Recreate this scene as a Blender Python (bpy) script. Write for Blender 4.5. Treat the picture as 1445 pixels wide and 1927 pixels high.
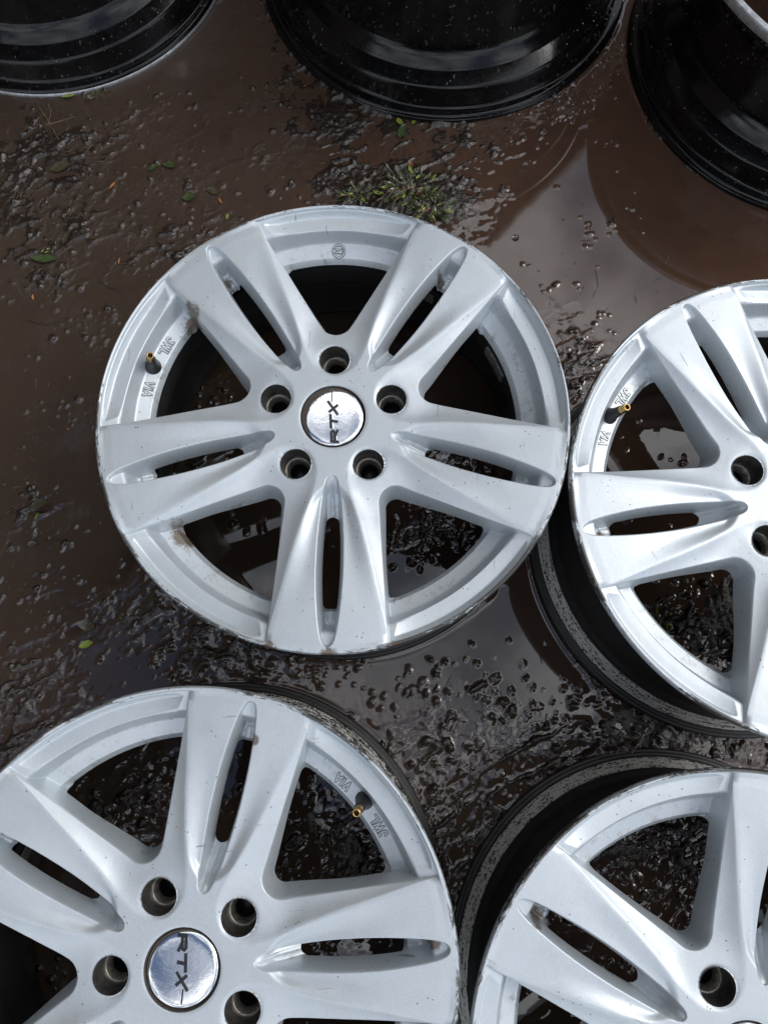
import bpy, math, random
import numpy as np
from mathutils import Matrix, Vector, Euler

for o in list(bpy.data.objects):
    bpy.data.objects.remove(o)
scene = bpy.context.scene
COL = scene.collection
R = math.radians

# ------------------------------------------------------------------ camera
CAM_F, CAM_A, CAM_B, CAM_H = 1373.96, 0.224771, 0.000303, 0.883873   # focal (px of a 1445 wide frame), tilt, roll, height
cam_data = bpy.data.cameras.new('camera')
cam_data.sensor_fit = 'HORIZONTAL'
cam_data.sensor_width = 36.0
cam_data.lens = 36.0 * CAM_F / 1445.0
cam_data.clip_start = 0.02
cam_data.clip_end = 500.0
cam = bpy.data.objects.new('camera', cam_data)
COL.objects.link(cam)
CAM_M = np.array(Matrix.Rotation(CAM_B, 3, 'Y') @ Matrix.Rotation(CAM_A, 3, 'X'))
cam.matrix_world = Matrix.Translation((0, 0, CAM_H)) @ (Matrix.Rotation(CAM_B, 4, 'Y') @ Matrix.Rotation(CAM_A, 4, 'X'))
scene.camera = cam

# ------------------------------------------------------------------ sky and sun
SUN_EL, SUN_AZ = R(43), R(16)            # azimuth from +X towards +Y
world = bpy.data.worlds.new('World')
scene.world = world
world.use_nodes = True
wn, wl = world.node_tree.nodes, world.node_tree.links
wn.clear()
w_out = wn.new('ShaderNodeOutputWorld')
w_bg = wn.new('ShaderNodeBackground')
w_bg.inputs['Strength'].default_value = 0.13
sky = wn.new('ShaderNodeTexSky')
sky.sky_type = 'NISHITA'
sky.sun_disc = False
sky.sun_elevation = SUN_EL
sky.sun_rotation = R(90) - SUN_AZ
sky.air_density = 1.0
sky.dust_density = 1.5
tc = wn.new('ShaderNodeTexCoord')
sep = wn.new('ShaderNodeSeparateXYZ')
wl.new(tc.outputs['Generated'], sep.inputs[0])
zc_ = wn.new('ShaderNodeMath'); zc_.operation = 'MAXIMUM'; zc_.inputs[1].default_value = 0.0
wl.new(sep.outputs['Z'], zc_.inputs[0])
za = wn.new('ShaderNodeMath'); za.operation = 'ADD'; za.inputs[1].default_value = 0.12
wl.new(zc_.outputs[0], za.inputs[0])
dv = wn.new('ShaderNodeVectorMath'); dv.operation = 'DIVIDE'
cmb = wn.new('ShaderNodeCombineXYZ')
for i in range(3):
    wl.new(za.outputs[0], cmb.inputs[i])
wl.new(tc.outputs['Generated'], dv.inputs[0]); wl.new(cmb.outputs[0], dv.inputs[1])
mp = wn.new('ShaderNodeMapping')
mp.inputs['Location'].default_value = (3.1, 1.7, 0.0)
wl.new(dv.outputs[0], mp.inputs['Vector'])
cn = wn.new('ShaderNodeTexNoise')
cn.inputs['Scale'].default_value = 2.1
cn.inputs['Detail'].default_value = 7.0
cn.inputs['Roughness'].default_value = 0.52
wl.new(mp.outputs[0], cn.inputs['Vector'])
cr = wn.new('ShaderNodeValToRGB')
cr.color_ramp.elements[0].position = 0.41; cr.color_ramp.elements[0].color = (0, 0, 0, 1)
cr.color_ramp.elements[1].position = 0.56; cr.color_ramp.elements[1].color = (1, 1, 1, 1)
wl.new(cn.outputs['Fac'], cr.inputs[0])
cn2 = wn.new('ShaderNodeTexNoise')
cn2.inputs['Scale'].default_value = 4.2
cn2.inputs['Detail'].default_value = 5.0
wl.new(mp.outputs[0], cn2.inputs['Vector'])
cr2 = wn.new('ShaderNodeValToRGB')
cr2.color_ramp.elements[0].position = 0.38; cr2.color_ramp.elements[0].color = (3.9, 4.3, 5.2, 1)
cr2.color_ramp.elements[1].position = 0.62; cr2.color_ramp.elements[1].color = (14.5, 14.7, 15.0, 1)
wl.new(cn2.outputs['Fac'], cr2.inputs[0])
mixc = wn.new('ShaderNodeMixRGB')
wl.new(cr.outputs[0], mixc.inputs[0])
wl.new(sky.outputs[0], mixc.inputs[1])
wl.new(cr2.outputs[0], mixc.inputs[2])
wl.new(mixc.outputs[0], w_bg.inputs['Color'])
wl.new(w_bg.outputs[0], w_out.inputs['Surface'])

sun_d = bpy.data.lights.new('sun', 'SUN')
sun_d.energy = 1.1
sun_d.angle = R(24)
sun_d.color = (1.0, 0.96, 0.9)
sun = bpy.data.objects.new('sun', sun_d)
sdir = Vector((math.cos(SUN_AZ) * math.cos(SUN_EL), math.sin(SUN_AZ) * math.cos(SUN_EL), math.sin(SUN_EL)))
sun.rotation_euler = sdir.to_track_quat('Z', 'Y').to_euler()
sun.location = sdir * 20
COL.objects.link(sun)

vs = scene.view_settings
vs.view_transform = 'Standard'
vs.look = 'None'
vs.gamma = 1.0
vs.exposure = 0.0
vs.use_curve_mapping = False

# ------------------------------------------------------------------ helpers
def ground_pts(pts, z=0.0):
    """points of the 1445x1927 photograph carried to the plane at height z (done once, to lay things out)"""
    pts = np.atleast_2d(np.array(pts, float))
    d = np.stack([(pts[:, 0] - 722.5) / CAM_F, -(pts[:, 1] - 963.5) / CAM_F, -np.ones(len(pts))], 1) @ CAM_M.T
    t = (z - CAM_H) / d[:, 2]
    return d[:, :2] * t[:, None]
def gp(x, y, z=0.0):
    q = ground_pts([(x, y)], z)[0]
    return float(q[0]), float(q[1])
PX = CAM_H / CAM_F     # metres per photo pixel on the ground, roughly

def mesh_np(name, V, F, smooth=True):
    """V (n,3); F list of arrays with 3 or 4 columns"""
    me = bpy.data.meshes.new(name)
    if not isinstance(F, list):
        F = [F]
    F = [np.asarray(f, np.int32) for f in F if len(f)]
    nl = sum(f.size for f in F); npoly = sum(len(f) for f in F)
    me.vertices.add(len(V)); me.loops.add(nl); me.polygons.add(npoly)
    me.vertices.foreach_set('co', np.asarray(V, np.float32).ravel())
    me.loops.foreach_set('vertex_index', np.concatenate([f.ravel() for f in F]))
    st = []; tot = 0
    for f in F:
        st.append(tot + np.arange(len(f)) * f.shape[1]); tot += f.size
    me.polygons.foreach_set('loop_start', np.concatenate(st).astype(np.int32))
    me.polygons.foreach_set('use_smooth', np.full(npoly, smooth))
    me.update(calc_edges=True)
    me.validate()
    return me

def obj(name, me, mat=None, parent=None, label=None, cat=None, group=None, kind=None, loc=None, rot=None):
    o = bpy.data.objects.new(name, me)
    COL.objects.link(o)
    if parent is not None:
        o.parent = parent
    if mat is not None and me is not None:
        if len(me.materials) == 0:
            me.materials.append(mat)
        if me.materials[0] != mat:
            o.material_slots[0].link = 'OBJECT'
            o.material_slots[0].material = mat
    if label: o['label'] = label
    if cat: o['category'] = cat
    if group: o['group'] = group
    if kind: o['kind'] = kind
    if loc is not None: o.location = loc
    if rot is not None: o.rotation_euler = rot
    return o

def lathe(name, prof, n=160, closed=False, smooth=True):
    prof = np.array(prof, float)
    a = np.arange(n) * 2 * np.pi / n
    V = np.stack([np.outer(prof[:, 0], np.cos(a)), np.outer(prof[:, 0], np.sin(a)), np.repeat(prof[:, 1][:, None], n, 1)], 2).reshape(-1, 3)
    m = len(prof); F = []
    for i in range(m - 1 + (1 if closed else 0)):
        i2 = (i + 1) % m
        j = np.arange(n); j2 = (j + 1) % n
        F.append(np.stack([i * n + j, i * n + j2, i2 * n + j2, i2 * n + j], 1))
    return mesh_np(name, V, np.concatenate(F), smooth)

def densify(prof, k=3):
    """rounds a profile a little: Chaikin corner cutting"""
    p = np.array(prof, float)
    for _ in range(k):
        q = [p[0]]
        for i in range(len(p) - 1):
            q.append(p[i] * .75 + p[i + 1] * .25); q.append(p[i] * .25 + p[i + 1] * .75)
        q.append(p[-1]); p = np.array(q)
    return p

def tube(pts, rad, n=6):
    """swept tube along points, rad float or list; returns V,F"""
    pts = [Vector(p) for p in pts]
    V = []; F = []
    for i, p in enumerate(pts):
        t = (pts[min(i + 1, len(pts) - 1)] - pts[max(i - 1, 0)]).normalized()
        u = t.cross(Vector((0, 0, 1)))
        if u.length < 1e-3: u = t.cross(Vector((1, 0, 0)))
        u.normalize(); v = t.cross(u)
        r = rad[i] if hasattr(rad, '__len__') else rad
        for k in range(n):
            a = 2 * math.pi * k / n
            V.append(p + (u * math.cos(a) + v * math.sin(a)) * r)
    for i in range(len(pts) - 1):
        for k in range(n):
            F.append((i * n + k, i * n + (k + 1) % n, (i + 1) * n + (k + 1) % n, (i + 1) * n + k))
    base = len(V)
    V.append(pts[0]); V.append(pts[-1])
    for k in range(n):
        F.append((k, (k + 1) % n, base, base)) if False else None
    return V, F

def pydata(name, V, F, smooth=True):
    me = bpy.data.meshes.new(name)
    me.from_pydata([tuple(v) for v in V], [], F)
    me.update()
    for p in me.polygons: p.use_smooth = smooth
    return me

# numpy value noise
def vnoise(x, y, seed=0):
    rs = np.random.RandomState(seed)
    T = rs.rand(256, 256)
    xi = np.floor(x).astype(int); yi = np.floor(y).astype(int)
    fx = x - xi; fy = y - yi
    fx = fx * fx * fx * (fx * (fx * 6 - 15) + 10); fy = fy * fy * fy * (fy * (fy * 6 - 15) + 10)
    a = T[xi & 255, yi & 255]; b = T[(xi + 1) & 255, yi & 255]; c = T[xi & 255, (yi + 1) & 255]; d = T[(xi + 1) & 255, (yi + 1) & 255]
    return (a * (1 - fx) + b * fx) * (1 - fy) + (c * (1 - fx) + d * fx) * fy
def fbm(x, y, scale, octv=5, seed=0, gain=.5, ridged=False):
    s = 0; a = 1; n = 0
    x = x / scale; y = y / scale
    for k in range(octv):
        v = vnoise(x + 17.3 * k, y - 9.1 * k, seed + k)
        if ridged: v = 1 - np.abs(2 * v - 1)
        s = s + a * v; n += a; a *= gain
        x, y = (x * .8 - y * .6) * 2.02, (x * .6 + y * .8) * 2.02
    return s / n

def smax(a, b, k):
    h = np.clip(.5 + .5 * (a - b) / k, 0, 1)
    return b * (1 - h) + a * h + k * h * (1 - h)
def smin(a, b, k): return -smax(-a, -b, k)
def sstep(e0, e1, x):
    t = np.clip((x - e0) / (e1 - e0), 0, 1); return t * t * (3 - 2 * t)

# ------------------------------------------------------------------ materials
def new_mat(name):
    m = bpy.data.materials.new(name); m.use_nodes = True
    nt = m.node_tree; b = nt.nodes['Principled BSDF']
    return m, nt, b
def N(nt, t, **kw):
    n = nt.nodes.new(t)
    for k, v in kw.items():
        if k == 'op': n.operation = v
        elif k.startswith('i_'): n.inputs[k[2:].replace('_', ' ')].default_value = v
        else: setattr(n, k, v)
    return n
def noise(nt, vec, scale, detail=4, rough=.55, off=None):
    n = nt.nodes.new('ShaderNodeTexNoise')
    n.inputs['Scale'].default_value = scale; n.inputs['Detail'].default_value = detail; n.inputs['Roughness'].default_value = rough
    if vec is not None: nt.links.new(vec, n.inputs['Vector'])
    return n.outputs['Fac']
def ramp(nt, fac, p0, p1, c0=(0, 0, 0, 1), c1=(1, 1, 1, 1)):
    r = nt.nodes.new('ShaderNodeValToRGB')
    r.color_ramp.elements[0].position = p0; r.color_ramp.elements[0].color = c0
    r.color_ramp.elements[1].position = p1; r.color_ramp.elements[1].color = c1
    nt.links.new(fac, r.inputs[0]); return r.outputs[0]
def math_(nt, op, a, b=None, c=None, clamp=False):
    n = nt.nodes.new('ShaderNodeMath'); n.operation = op; n.use_clamp = clamp
    for i, v in enumerate((a, b, c)):
        if v is None: continue
        if isinstance(v, (int, float)): n.inputs[i].default_value = v
        else: nt.links.new(v, n.inputs[i])
    return n.outputs[0]
def mixc_(nt, f, a, b):
    n = nt.nodes.new('ShaderNodeMixRGB')
    for i, v in enumerate((f, a, b)):
        if isinstance(v, (int, float)): n.inputs[i].default_value = v
        elif isinstance(v, tuple): n.inputs[i].default_value = v
        else: nt.links.new(v, n.inputs[i])
    return n.outputs[0]
def bump(nt, h, strength, dist, bsdf, prev=None):
    n = nt.nodes.new('ShaderNodeBump'); n.inputs['Strength'].default_value = strength; n.inputs['Distance'].default_value = dist
    nt.links.new(h, n.inputs['Height'])
    if prev is not None: nt.links.new(prev, n.inputs['Normal'])
    if bsdf is not None: nt.links.new(n.outputs[0], bsdf.inputs['Normal'])
    return n.outputs[0]

def obj_coords(nt, shift=True):
    """object coordinates (metres) and the same shifted by a per-object random amount"""
    tcn = nt.nodes.new('ShaderNodeTexCoord')
    oi = nt.nodes.new('ShaderNodeObjectInfo')
    sc = math_(nt, 'MULTIPLY', oi.outputs['Random'], 7.0)
    va = nt.nodes.new('ShaderNodeVectorMath'); va.operation = 'ADD'
    nt.links.new(tcn.outputs['Object'], va.inputs[0]); nt.links.new(sc, va.inputs[1])
    return tcn.outputs['Object'], va.outputs[0]

def silver_material(name, stains=()):
    """silver wheel paint: fine flake, grey dust, chips, curb rash on the lip; stains = brown dirt at (x,y,radius) of the wheel"""
    m, nt, b = new_mat(name)
    co, cs = obj_coords(nt)
    sp = nt.nodes.new('ShaderNodeSeparateXYZ'); nt.links.new(co, sp.inputs[0])
    rr = math_(nt, 'SQRT', math_(nt, 'ADD', math_(nt, 'MULTIPLY', sp.outputs[0], sp.outputs[0]), math_(nt, 'MULTIPLY', sp.outputs[1], sp.outputs[1])))
    base = mixc_(nt, ramp(nt, noise(nt, cs, 9, 3), .35, .7), (.49, .545, .585, 1), (.545, .595, .63, 1))
    # fine flake
    fl = noise(nt, cs, 1400, 1, .5)
    base = mixc_(nt, ramp(nt, fl, .3, .75), mixc_(nt, .0, base, base), (.64, .685, .715, 1))
    # dust film
    dust = ramp(nt, noise(nt, cs, 38, 6, .7), .50, .82)
    base = mixc_(nt, math_(nt, 'MULTIPLY', dust, .30), base, (.44, .43, .41, 1))
    # small chips / specks
    vo = N(nt, 'ShaderNodeTexVoronoi'); vo.inputs['Scale'].default_value = 170; nt.links.new(cs, vo.inputs['Vector'])
    sel = math_(nt, 'GREATER_THAN', noise(nt, cs, 31, 3, .6), .56)
    chip = math_(nt, 'MULTIPLY', math_(nt, 'LESS_THAN', vo.outputs['Distance'], .12), sel)
    # scratches: stretched noise
    mpn = nt.nodes.new('ShaderNodeMapping'); mpn.inputs['Scale'].default_value = (14, 420, 60); mpn.inputs['Rotation'].default_value = (0, 0, .7)
    nt.links.new(cs, mpn.inputs['Vector'])
    scr = noise(nt, mpn.outputs[0], 1.0, 2, .5)
    scr = math_(nt, 'MULTIPLY', math_(nt, 'GREATER_THAN', scr, .725), math_(nt, 'GREATER_THAN', noise(nt, cs, 17, 2), .54))
    # curb rash near the lip
    lip = math_(nt, 'MULTIPLY', math_(nt, 'SUBTRACT', rr, .2318), 700.0, clamp=True)
    atn = math_(nt, 'ARCTAN2', sp.outputs[1], sp.outputs[0])
    rcv = nt.nodes.new('ShaderNodeCombineXYZ')
    nt.links.new(math_(nt, 'MULTIPLY', atn, 38.0), rcv.inputs[0]); nt.links.new(math_(nt, 'MULTIPLY', rr, 700.0), rcv.inputs[1]); nt.links.new(math_(nt, 'MULTIPLY', sp.outputs[2], 300.0), rcv.inputs[2])
    rash_n = noise(nt, rcv.outputs[0], 1.0, 6, .75)
    rash_w = noise(nt, cs, 11, 2)
    rash = math_(nt, 'GREATER_THAN', math_(nt, 'ADD', math_(nt, 'MULTIPLY', rash_n, 1.0), math_(nt, 'MULTIPLY', math_(nt, 'SUBTRACT', rash_w, .5), 1.3)), .525)
    rash = math_(nt, 'MULTIPLY', rash, lip)
    base = mixc_(nt, math_(nt, 'MULTIPLY', chip, .85), base, (.10, .095, .09, 1))
    base = mixc_(nt, math_(nt, 'MULTIPLY', scr, .65), base, (.17, .165, .16, 1))
    base = mixc_(nt, math_(nt, 'MULTIPLY', rash, .95), base, (.07, .065, .06, 1))
    # grime collected in the deep parts and splashed mud: object height based dirt line is real dirt, patchy
    gr = ramp(nt, noise(nt, cs, 70, 6, .75), .54, .68)
    deep = math_(nt, 'MULTIPLY', math_(nt, 'SUBTRACT', .176, sp.outputs[2]), 120.0, clamp=True)
    base = mixc_(nt, math_(nt, 'MULTIPLY', math_(nt, 'MULTIPLY', gr, deep), .55), base, (.15, .125, .095, 1))
    for (sx, sy, srad) in stains:
        dx = math_(nt, 'SUBTRACT', sp.outputs[0], sx); dy = math_(nt, 'SUBTRACT', sp.outputs[1], sy)
        d = math_(nt, 'SQRT', math_(nt, 'ADD', math_(nt, 'MULTIPLY', dx, dx), math_(nt, 'MULTIPLY', dy, dy)))
        g = math_(nt, 'SUBTRACT', 1.0, math_(nt, 'DIVIDE', d, srad), clamp=True)
        k = ramp(nt, math_(nt, 'ADD', math_(nt, 'MULTIPLY', g, .55), math_(nt, 'MULTIPLY', noise(nt, cs, 190, 6, .75), .6)), .56, .68)
        k = math_(nt, 'MULTIPLY', k, math_(nt, 'MULTIPLY', g, 3.0, clamp=True))
        base = mixc_(nt, math_(nt, 'MULTIPLY', k, .85), base, (.13, .085, .05, 1))
    nt.links.new(base, b.inputs['Base Color'])
    b.inputs['Metallic'].default_value = .50
    rg = math_(nt, 'ADD', .39, math_(nt, 'MULTIPLY', noise(nt, cs, 25, 4), .14))
    nt.links.new(rg, b.inputs['Roughness'])
    b.inputs['Coat Weight'].default_value = .10
    b.inputs['Coat Roughness'].default_value = .2
    n1 = bump(nt, fl, .12, .0003, None)
    hh = math_(nt, 'SUBTRACT', noise(nt, cs, 120, 3), math_(nt, 'MULTIPLY', math_(nt, 'ADD', rash, chip), .9))
    bump(nt, hh, .25, .0006, b, n1)
    return m

def simple_mat(name, col, rough=.5, metal=0, spec=.5, var=.3, nscale=60, bumpd=.0, coat=0):
    m, nt, b = new_mat(name)
    co, cs = obj_coords(nt)
    f = ramp(nt, noise(nt, cs, nscale, 5, .65), .3, .7)
    c0 = tuple(c * (1 - var) for c in col[:3]) + (1,); c1 = tuple(min(1, c * (1 + var)) for c in col[:3]) + (1,)
    nt.links.new(mixc_(nt, f, c0, c1), b.inputs['Base Color'])
    b.inputs['Roughness'].default_value = rough; b.inputs['Metallic'].default_value = metal
    b.inputs['Specular IOR Level'].default_value = spec
    b.inputs['Coat Weight'].default_value = coat; b.inputs['Coat Roughness'].default_value = .08
    if bumpd: bump(nt, noise(nt, cs, nscale * 2, 4), .5, bumpd, b)
    return m

def barrel_material(amount=0.0):
    """weathered barrel: near-black brake dust, scraped bare aluminium round the inner bead seat"""
    m, nt, b = new_mat('weathered_barrel')
    co, cs = obj_coords(nt)
    sp = nt.nodes.new('ShaderNodeSeparateXYZ'); nt.links.new(co, sp.inputs[0])
    # streaks run round the wheel: noise in (angle, radius/height)
    at = math_(nt, 'ARCTAN2', sp.outputs[1], sp.outputs[0])
    cv = nt.nodes.new('ShaderNodeCombineXYZ')
    nt.links.new(math_(nt, 'MULTIPLY', at, 9.0), cv.inputs[0]); nt.links.new(math_(nt, 'MULTIPLY', sp.outputs[2], 260.0), cv.inputs[1])
    rad = math_(nt, 'SQRT', math_(nt, 'ADD', math_(nt, 'MULTIPLY', sp.outputs[0], sp.outputs[0]), math_(nt, 'MULTIPLY', sp.outputs[1], sp.outputs[1])))
    nt.links.new(math_(nt, 'MULTIPLY', rad, 260.0), cv.inputs[2])
    st = noise(nt, cv.outputs[0], 1.3, 7, .7)
    fine = noise(nt, cs, 320, 5, .7)
    band = math_(nt, 'MULTIPLY', math_(nt, 'GREATER_THAN', sp.outputs[2], .0138), math_(nt, 'LESS_THAN', sp.outputs[2], .0335))
    outer = math_(nt, 'GREATER_THAN', rad, .2165)
    wear = ramp(nt, math_(nt, 'ADD', math_(nt, 'MULTIPLY', st, .55), math_(nt, 'MULTIPLY', fine, .55)), .515 + amount, .555 + amount)
    wear = math_(nt, 'MULTIPLY', math_(nt, 'MULTIPLY', wear, band), outer)
    dark = mixc_(nt, ramp(nt, st, .35, .75), (.010, .0105, .011, 1), (.034, .034, .034, 1))
    dark = mixc_(nt, math_(nt, 'MULTIPLY', ramp(nt, fine, .55, .8), .35), dark, (.05, .046, .04, 1))
    nt.links.new(mixc_(nt, wear, dark, (.80, .79, .75, 1)), b.inputs['Base Color'])
    nt.links.new(math_(nt, 'MULTIPLY', wear, .25), b.inputs['Metallic'])
    nt.links.new(math_(nt, 'ADD', .36, math_(nt, 'MULTIPLY', fine, .25)), b.inputs['Roughness'])
    bump(nt, math_(nt, 'ADD', fine, wear), .4, .0006, b)
    return m

def black_rim_material():
    m, nt, b = new_mat('wet_black_paint')
    co, cs = obj_coords(nt)
    f = ramp(nt, noise(nt, cs, 45, 6, .7), .35, .75)
    sp = nt.nodes.new('ShaderNodeSeparateXYZ'); nt.links.new(co, sp.inputs[0])
    base = mixc_(nt, f, (.002, .002, .0024, 1), (.007, .007, .007, 1))
    # dried specks
    vo = N(nt, 'ShaderNodeTexVoronoi'); vo.inputs['Scale'].default_value = 260; nt.links.new(cs, vo.inputs['Vector'])
    sp2 = math_(nt, 'MULTIPLY', math_(nt, 'LESS_THAN', vo.outputs['Distance'], .14), math_(nt, 'GREATER_THAN', noise(nt, cs, 50, 3), .52))
    base = mixc_(nt, math_(nt, 'MULTIPLY', sp2, .3), base, (.08, .08, .08, 1))
    nt.links.new(base, b.inputs['Base Color'])
    nt.links.new(math_(nt, 'ADD', .03, math_(nt, 'MULTIPLY', noise(nt, cs, 90, 5, .7), .26)), b.inputs['Roughness'])
    b.inputs['Coat Weight'].default_value = .0
    b.inputs['Specular IOR Level'].default_value = .42
    bump(nt, noise(nt, cs, 200, 4), .18, .0006, b)
    return m

def turn(lst, deg):
    c, s_ = math.cos(R(-deg)), math.sin(R(-deg))
    return [(x * c - y * s_, x * s_ + y * c, q) for x, y, q in lst]
M_silver = [silver_material('silver_paint_a', turn([(-.152, .112, .026), (-.150, .100, .020), (-.150, -.118, .026), (-.118, .160, .012), (.112, .160, .010), (.0, -.236, .016), (.062, -.230, .012), (-.055, -.231, .014), (.135, -.125, .012)], -90.4)),
            silver_material('silver_paint_b', turn([(-.20, -.035, .010)], 116.9)),
            silver_material('silver_paint_c', turn([(.055, .19, .012), (.215, .02, .012)], 4.8)),
            silver_material('silver_paint_d', turn([(-.17, .11, .016)], 146.3))]
M_barrels = [barrel_material(.12), barrel_material(-.02), barrel_material(.03), barrel_material(-.015)]
M_black = black_rim_material()
M_chrome = simple_mat('chrome', (.78, .79, .80), .09, 1.0, .5, .06, 90, .0002)
M_letter = simple_mat('dark_letter', (.03, .032, .035), .25, .3, .5, .2)
M_capring = simple_mat('grimy_ring', (.045, .038, .03), .6, 0, .4, .5, 300)
M_lug = simple_mat('brake_dust', (.095, .092, .086), .38, .5, .5, .55, 150, .0004)
M_lugring = simple_mat('lug_seat_metal', (.34, .32, .28), .35, .7, .5, .5, 240, .0004)
M_dark = simple_mat('dark_bore', (.008, .008, .008), .4)
M_rubber = simple_mat('rubber', (.014, .014, .015), .42, 0, .5, .4, 300, .0003)
M_brass = simple_mat('brass', (.62, .40, .15), .28, 1.0, .5, .25, 400, .0002)
M_weight = simple_mat('wheel_weight_metal', (.20, .195, .18), .5, .4, .5, .4, 200, .0003)
M_markline = simple_mat('mark_outline', (.13, .14, .15), .5, .2, .5, .2)
M_barelip = simple_mat('bare_lip', (.42, .43, .44), .38, .6, .5, .35, 130, .0004)
M_leaf = [simple_mat('leaf_green', (.05, .075, .026), .28, 0, .6, .45, 160, .0006, .4),
          simple_mat('leaf_olive', (.055, .05, .026), .3, 0, .6, .4, 160, .0006, .4),
          simple_mat('leaf_bright', (.20, .26, .035), .35, 0, .5, .4, 120, .0006, .2)]
M_rust = simple_mat('orange_leaf', (.40, .15, .05), .45, 0, .5, .3, 200)
M_straw = simple_mat('straw', (.14, .10, .055), .5, 0, .5, .4, 200)
M_twig = simple_mat('dark_twig', (.045, .033, .022), .4, 0, .5, .4, 200)
M_pink = simple_mat('pink_stalk', (.30, .15, .11), .5, 0, .5, .3, 200)

def water_mat():
    m, nt, b = new_mat('muddy_water')
    tcn = nt.nodes.new('ShaderNodeTexCoord'); co = tcn.outputs['Object']
    n1 = noise(nt, co, 3.2, 5, .6)
    sp = nt.nodes.new('ShaderNodeSeparateXYZ'); nt.links.new(co, sp.inputs[0])
    # the silt is redder towards the upper right of the yard
    red = math_(nt, 'ADD', math_(nt, 'MULTIPLY', math_(nt, 'ADD', math_(nt, 'MULTIPLY', sp.outputs[0], 1.0), math_(nt, 'MULTIPLY', sp.outputs[1], .75)), 1.0), 0.0)
    red = math_(nt, 'ADD', red, math_(nt, 'MULTIPLY', math_(nt, 'SUBTRACT', n1, .5), .7))
    base = mixc_(nt, ramp(nt, red, .15, .95), (.054, .036, .0265, 1), (.100, .053, .034, 1))
    silt = ramp(nt, noise(nt, co, 28, 6, .65), .35, .75)
    base = mixc_(nt, math_(nt, 'MULTIPLY', silt, .35), base, (.030, .021, .016, 1))
    vo = N(nt, 'ShaderNodeTexVoronoi'); vo.inputs['Scale'].default_value = 150; nt.links.new(co, vo.inputs['Vector'])
    speck = math_(nt, 'MULTIPLY', math_(nt, 'LESS_THAN', vo.outputs['Distance'], .10), math_(nt, 'GREATER_THAN', noise(nt, co, 19, 4), .60))
    base = mixc_(nt, math_(nt, 'MULTIPLY', speck, .7), base, (.16, .14, .12, 1))
    nt.links.new(base, b.inputs['Base Color'])
    b.inputs['IOR'].default_value = 1.46
    b.inputs['Specular IOR Level'].default_value = .95
    # where the water is only a film the silt shows: duller, slightly grainy skin
    film = math_(nt, 'ADD', math_(nt, 'MULTIPLY', math_(nt, 'SUBTRACT', math_(nt, 'MULTIPLY', sp.outputs[1], .75), sp.outputs[0]), 1.3), -.42)
    film = math_(nt, 'ADD', film, math_(nt, 'MULTIPLY', math_(nt, 'SUBTRACT', noise(nt, co, 11, 5, .6), .5), 2.2))
    film = ramp(nt, film, .25, .75)
    nt.links.new(math_(nt, 'ADD', .03, math_(nt, 'MULTIPLY', film, .20)), b.inputs['Roughness'])
    n0 = bump(nt, noise(nt, co, 16, 2, .4), .06, .0015, None)
    nb = N(nt, 'ShaderNodeBump'); nb.inputs['Distance'].default_value = .0022
    nt.links.new(math_(nt, 'ADD', .004, math_(nt, 'MULTIPLY', film, .55)), nb.inputs['Strength'])
    nt.links.new(math_(nt, 'ADD', noise(nt, co, 90, 6, .7), math_(nt, 'MULTIPLY', noise(nt, co, 420, 3, .6), .25)), nb.inputs['Height'])
    nt.links.new(n0, nb.inputs['Normal']); nt.links.new(nb.outputs[0], b.inputs['Normal'])
    return m
def mud_mat():
    m, nt, b = new_mat('wet_mud')
    tcn = nt.nodes.new('ShaderNodeTexCoord'); co = tcn.outputs['Object']
    f = ramp(nt, noise(nt, co, 24, 7, .7), .3, .72)
    base = mixc_(nt, f, (.013, .0095, .0075, 1), (.036, .0245, .0175, 1))
    g = ramp(nt, noise(nt, co, 300, 4, .7), .58, .72)
    base = mixc_(nt, math_(nt, 'MULTIPLY', g, .3), base, (.055, .046, .038, 1))
    nt.links.new(base, b.inputs['Base Color'])
    nt.links.new(ramp(nt, noise(nt, co, 130, 4, .7), .3, .75, (.07, .07, .07, 1), (.26, .26, .26, 1)), b.inputs['Roughness'])
    b.inputs['Specular IOR Level'].default_value = .7
    n1 = bump(nt, noise(nt, co, 150, 4, .6), .6, .003, None)
    bump(nt, noise(nt, co, 600, 2, .5), .25, .0006, b, n1)
    return m
M_water = water_mat()
M_mud = mud_mat()

# ------------------------------------------------------------------ layout of the wheels (fitted to the photograph)
HF = .20256
RW = .236
WHEELS = [dict(c=(-.050162, .257367), t=(.005566, -.001735), a=-90.4, valve=1),
          dict(c=(.411392, .168800), t=(-.018079, -.025642), a=116.9, valve=0),
          dict(c=(-.171814, -.239777), t=(.00307, .013401), a=4.8, valve=0),
          dict(c=(.304137, -.313633), t=(-.005433, -.000913), a=146.3, valve=1)]
BLACKS = [dict(c=(-.488987, 1.064642), r=.2562), dict(c=(.089335, 1.036437), r=.2703), dict(c=(.622402, .877945), r=.2705)]

# ------------------------------------------------------------------ ground: mud sheet and the water lying in it
def axis(lo, hi, step, far, grow=1.35):
    core = list(np.arange(lo, hi + step, step))
    s = step; x = core[-1]; up = []
    while x < far:
        s *= grow; x += s; up.append(x)
    s = step; x = core[0]; dn = []
    while x > -far:
        s *= grow; x -= s; dn.append(x)
    return np.array(dn[::-1] + core + up)
gx = axis(-.66, .66, .00185, 60); gy = axis(-.44, 1.00, .00185, 60)
GX, GY = np.meshgrid(gx, gy, indexing='ij')
print('grid', GX.shape)
nearm = ((np.abs(GX) < .72) & (GY > -.5) & (GY < 1.1))
H = -.0022 + .0060 * (fbm(GX, GY, .16, 4, 3) - .5) + .0022 * (fbm(GX, GY, .03, 4, 11) - .5)
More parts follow.
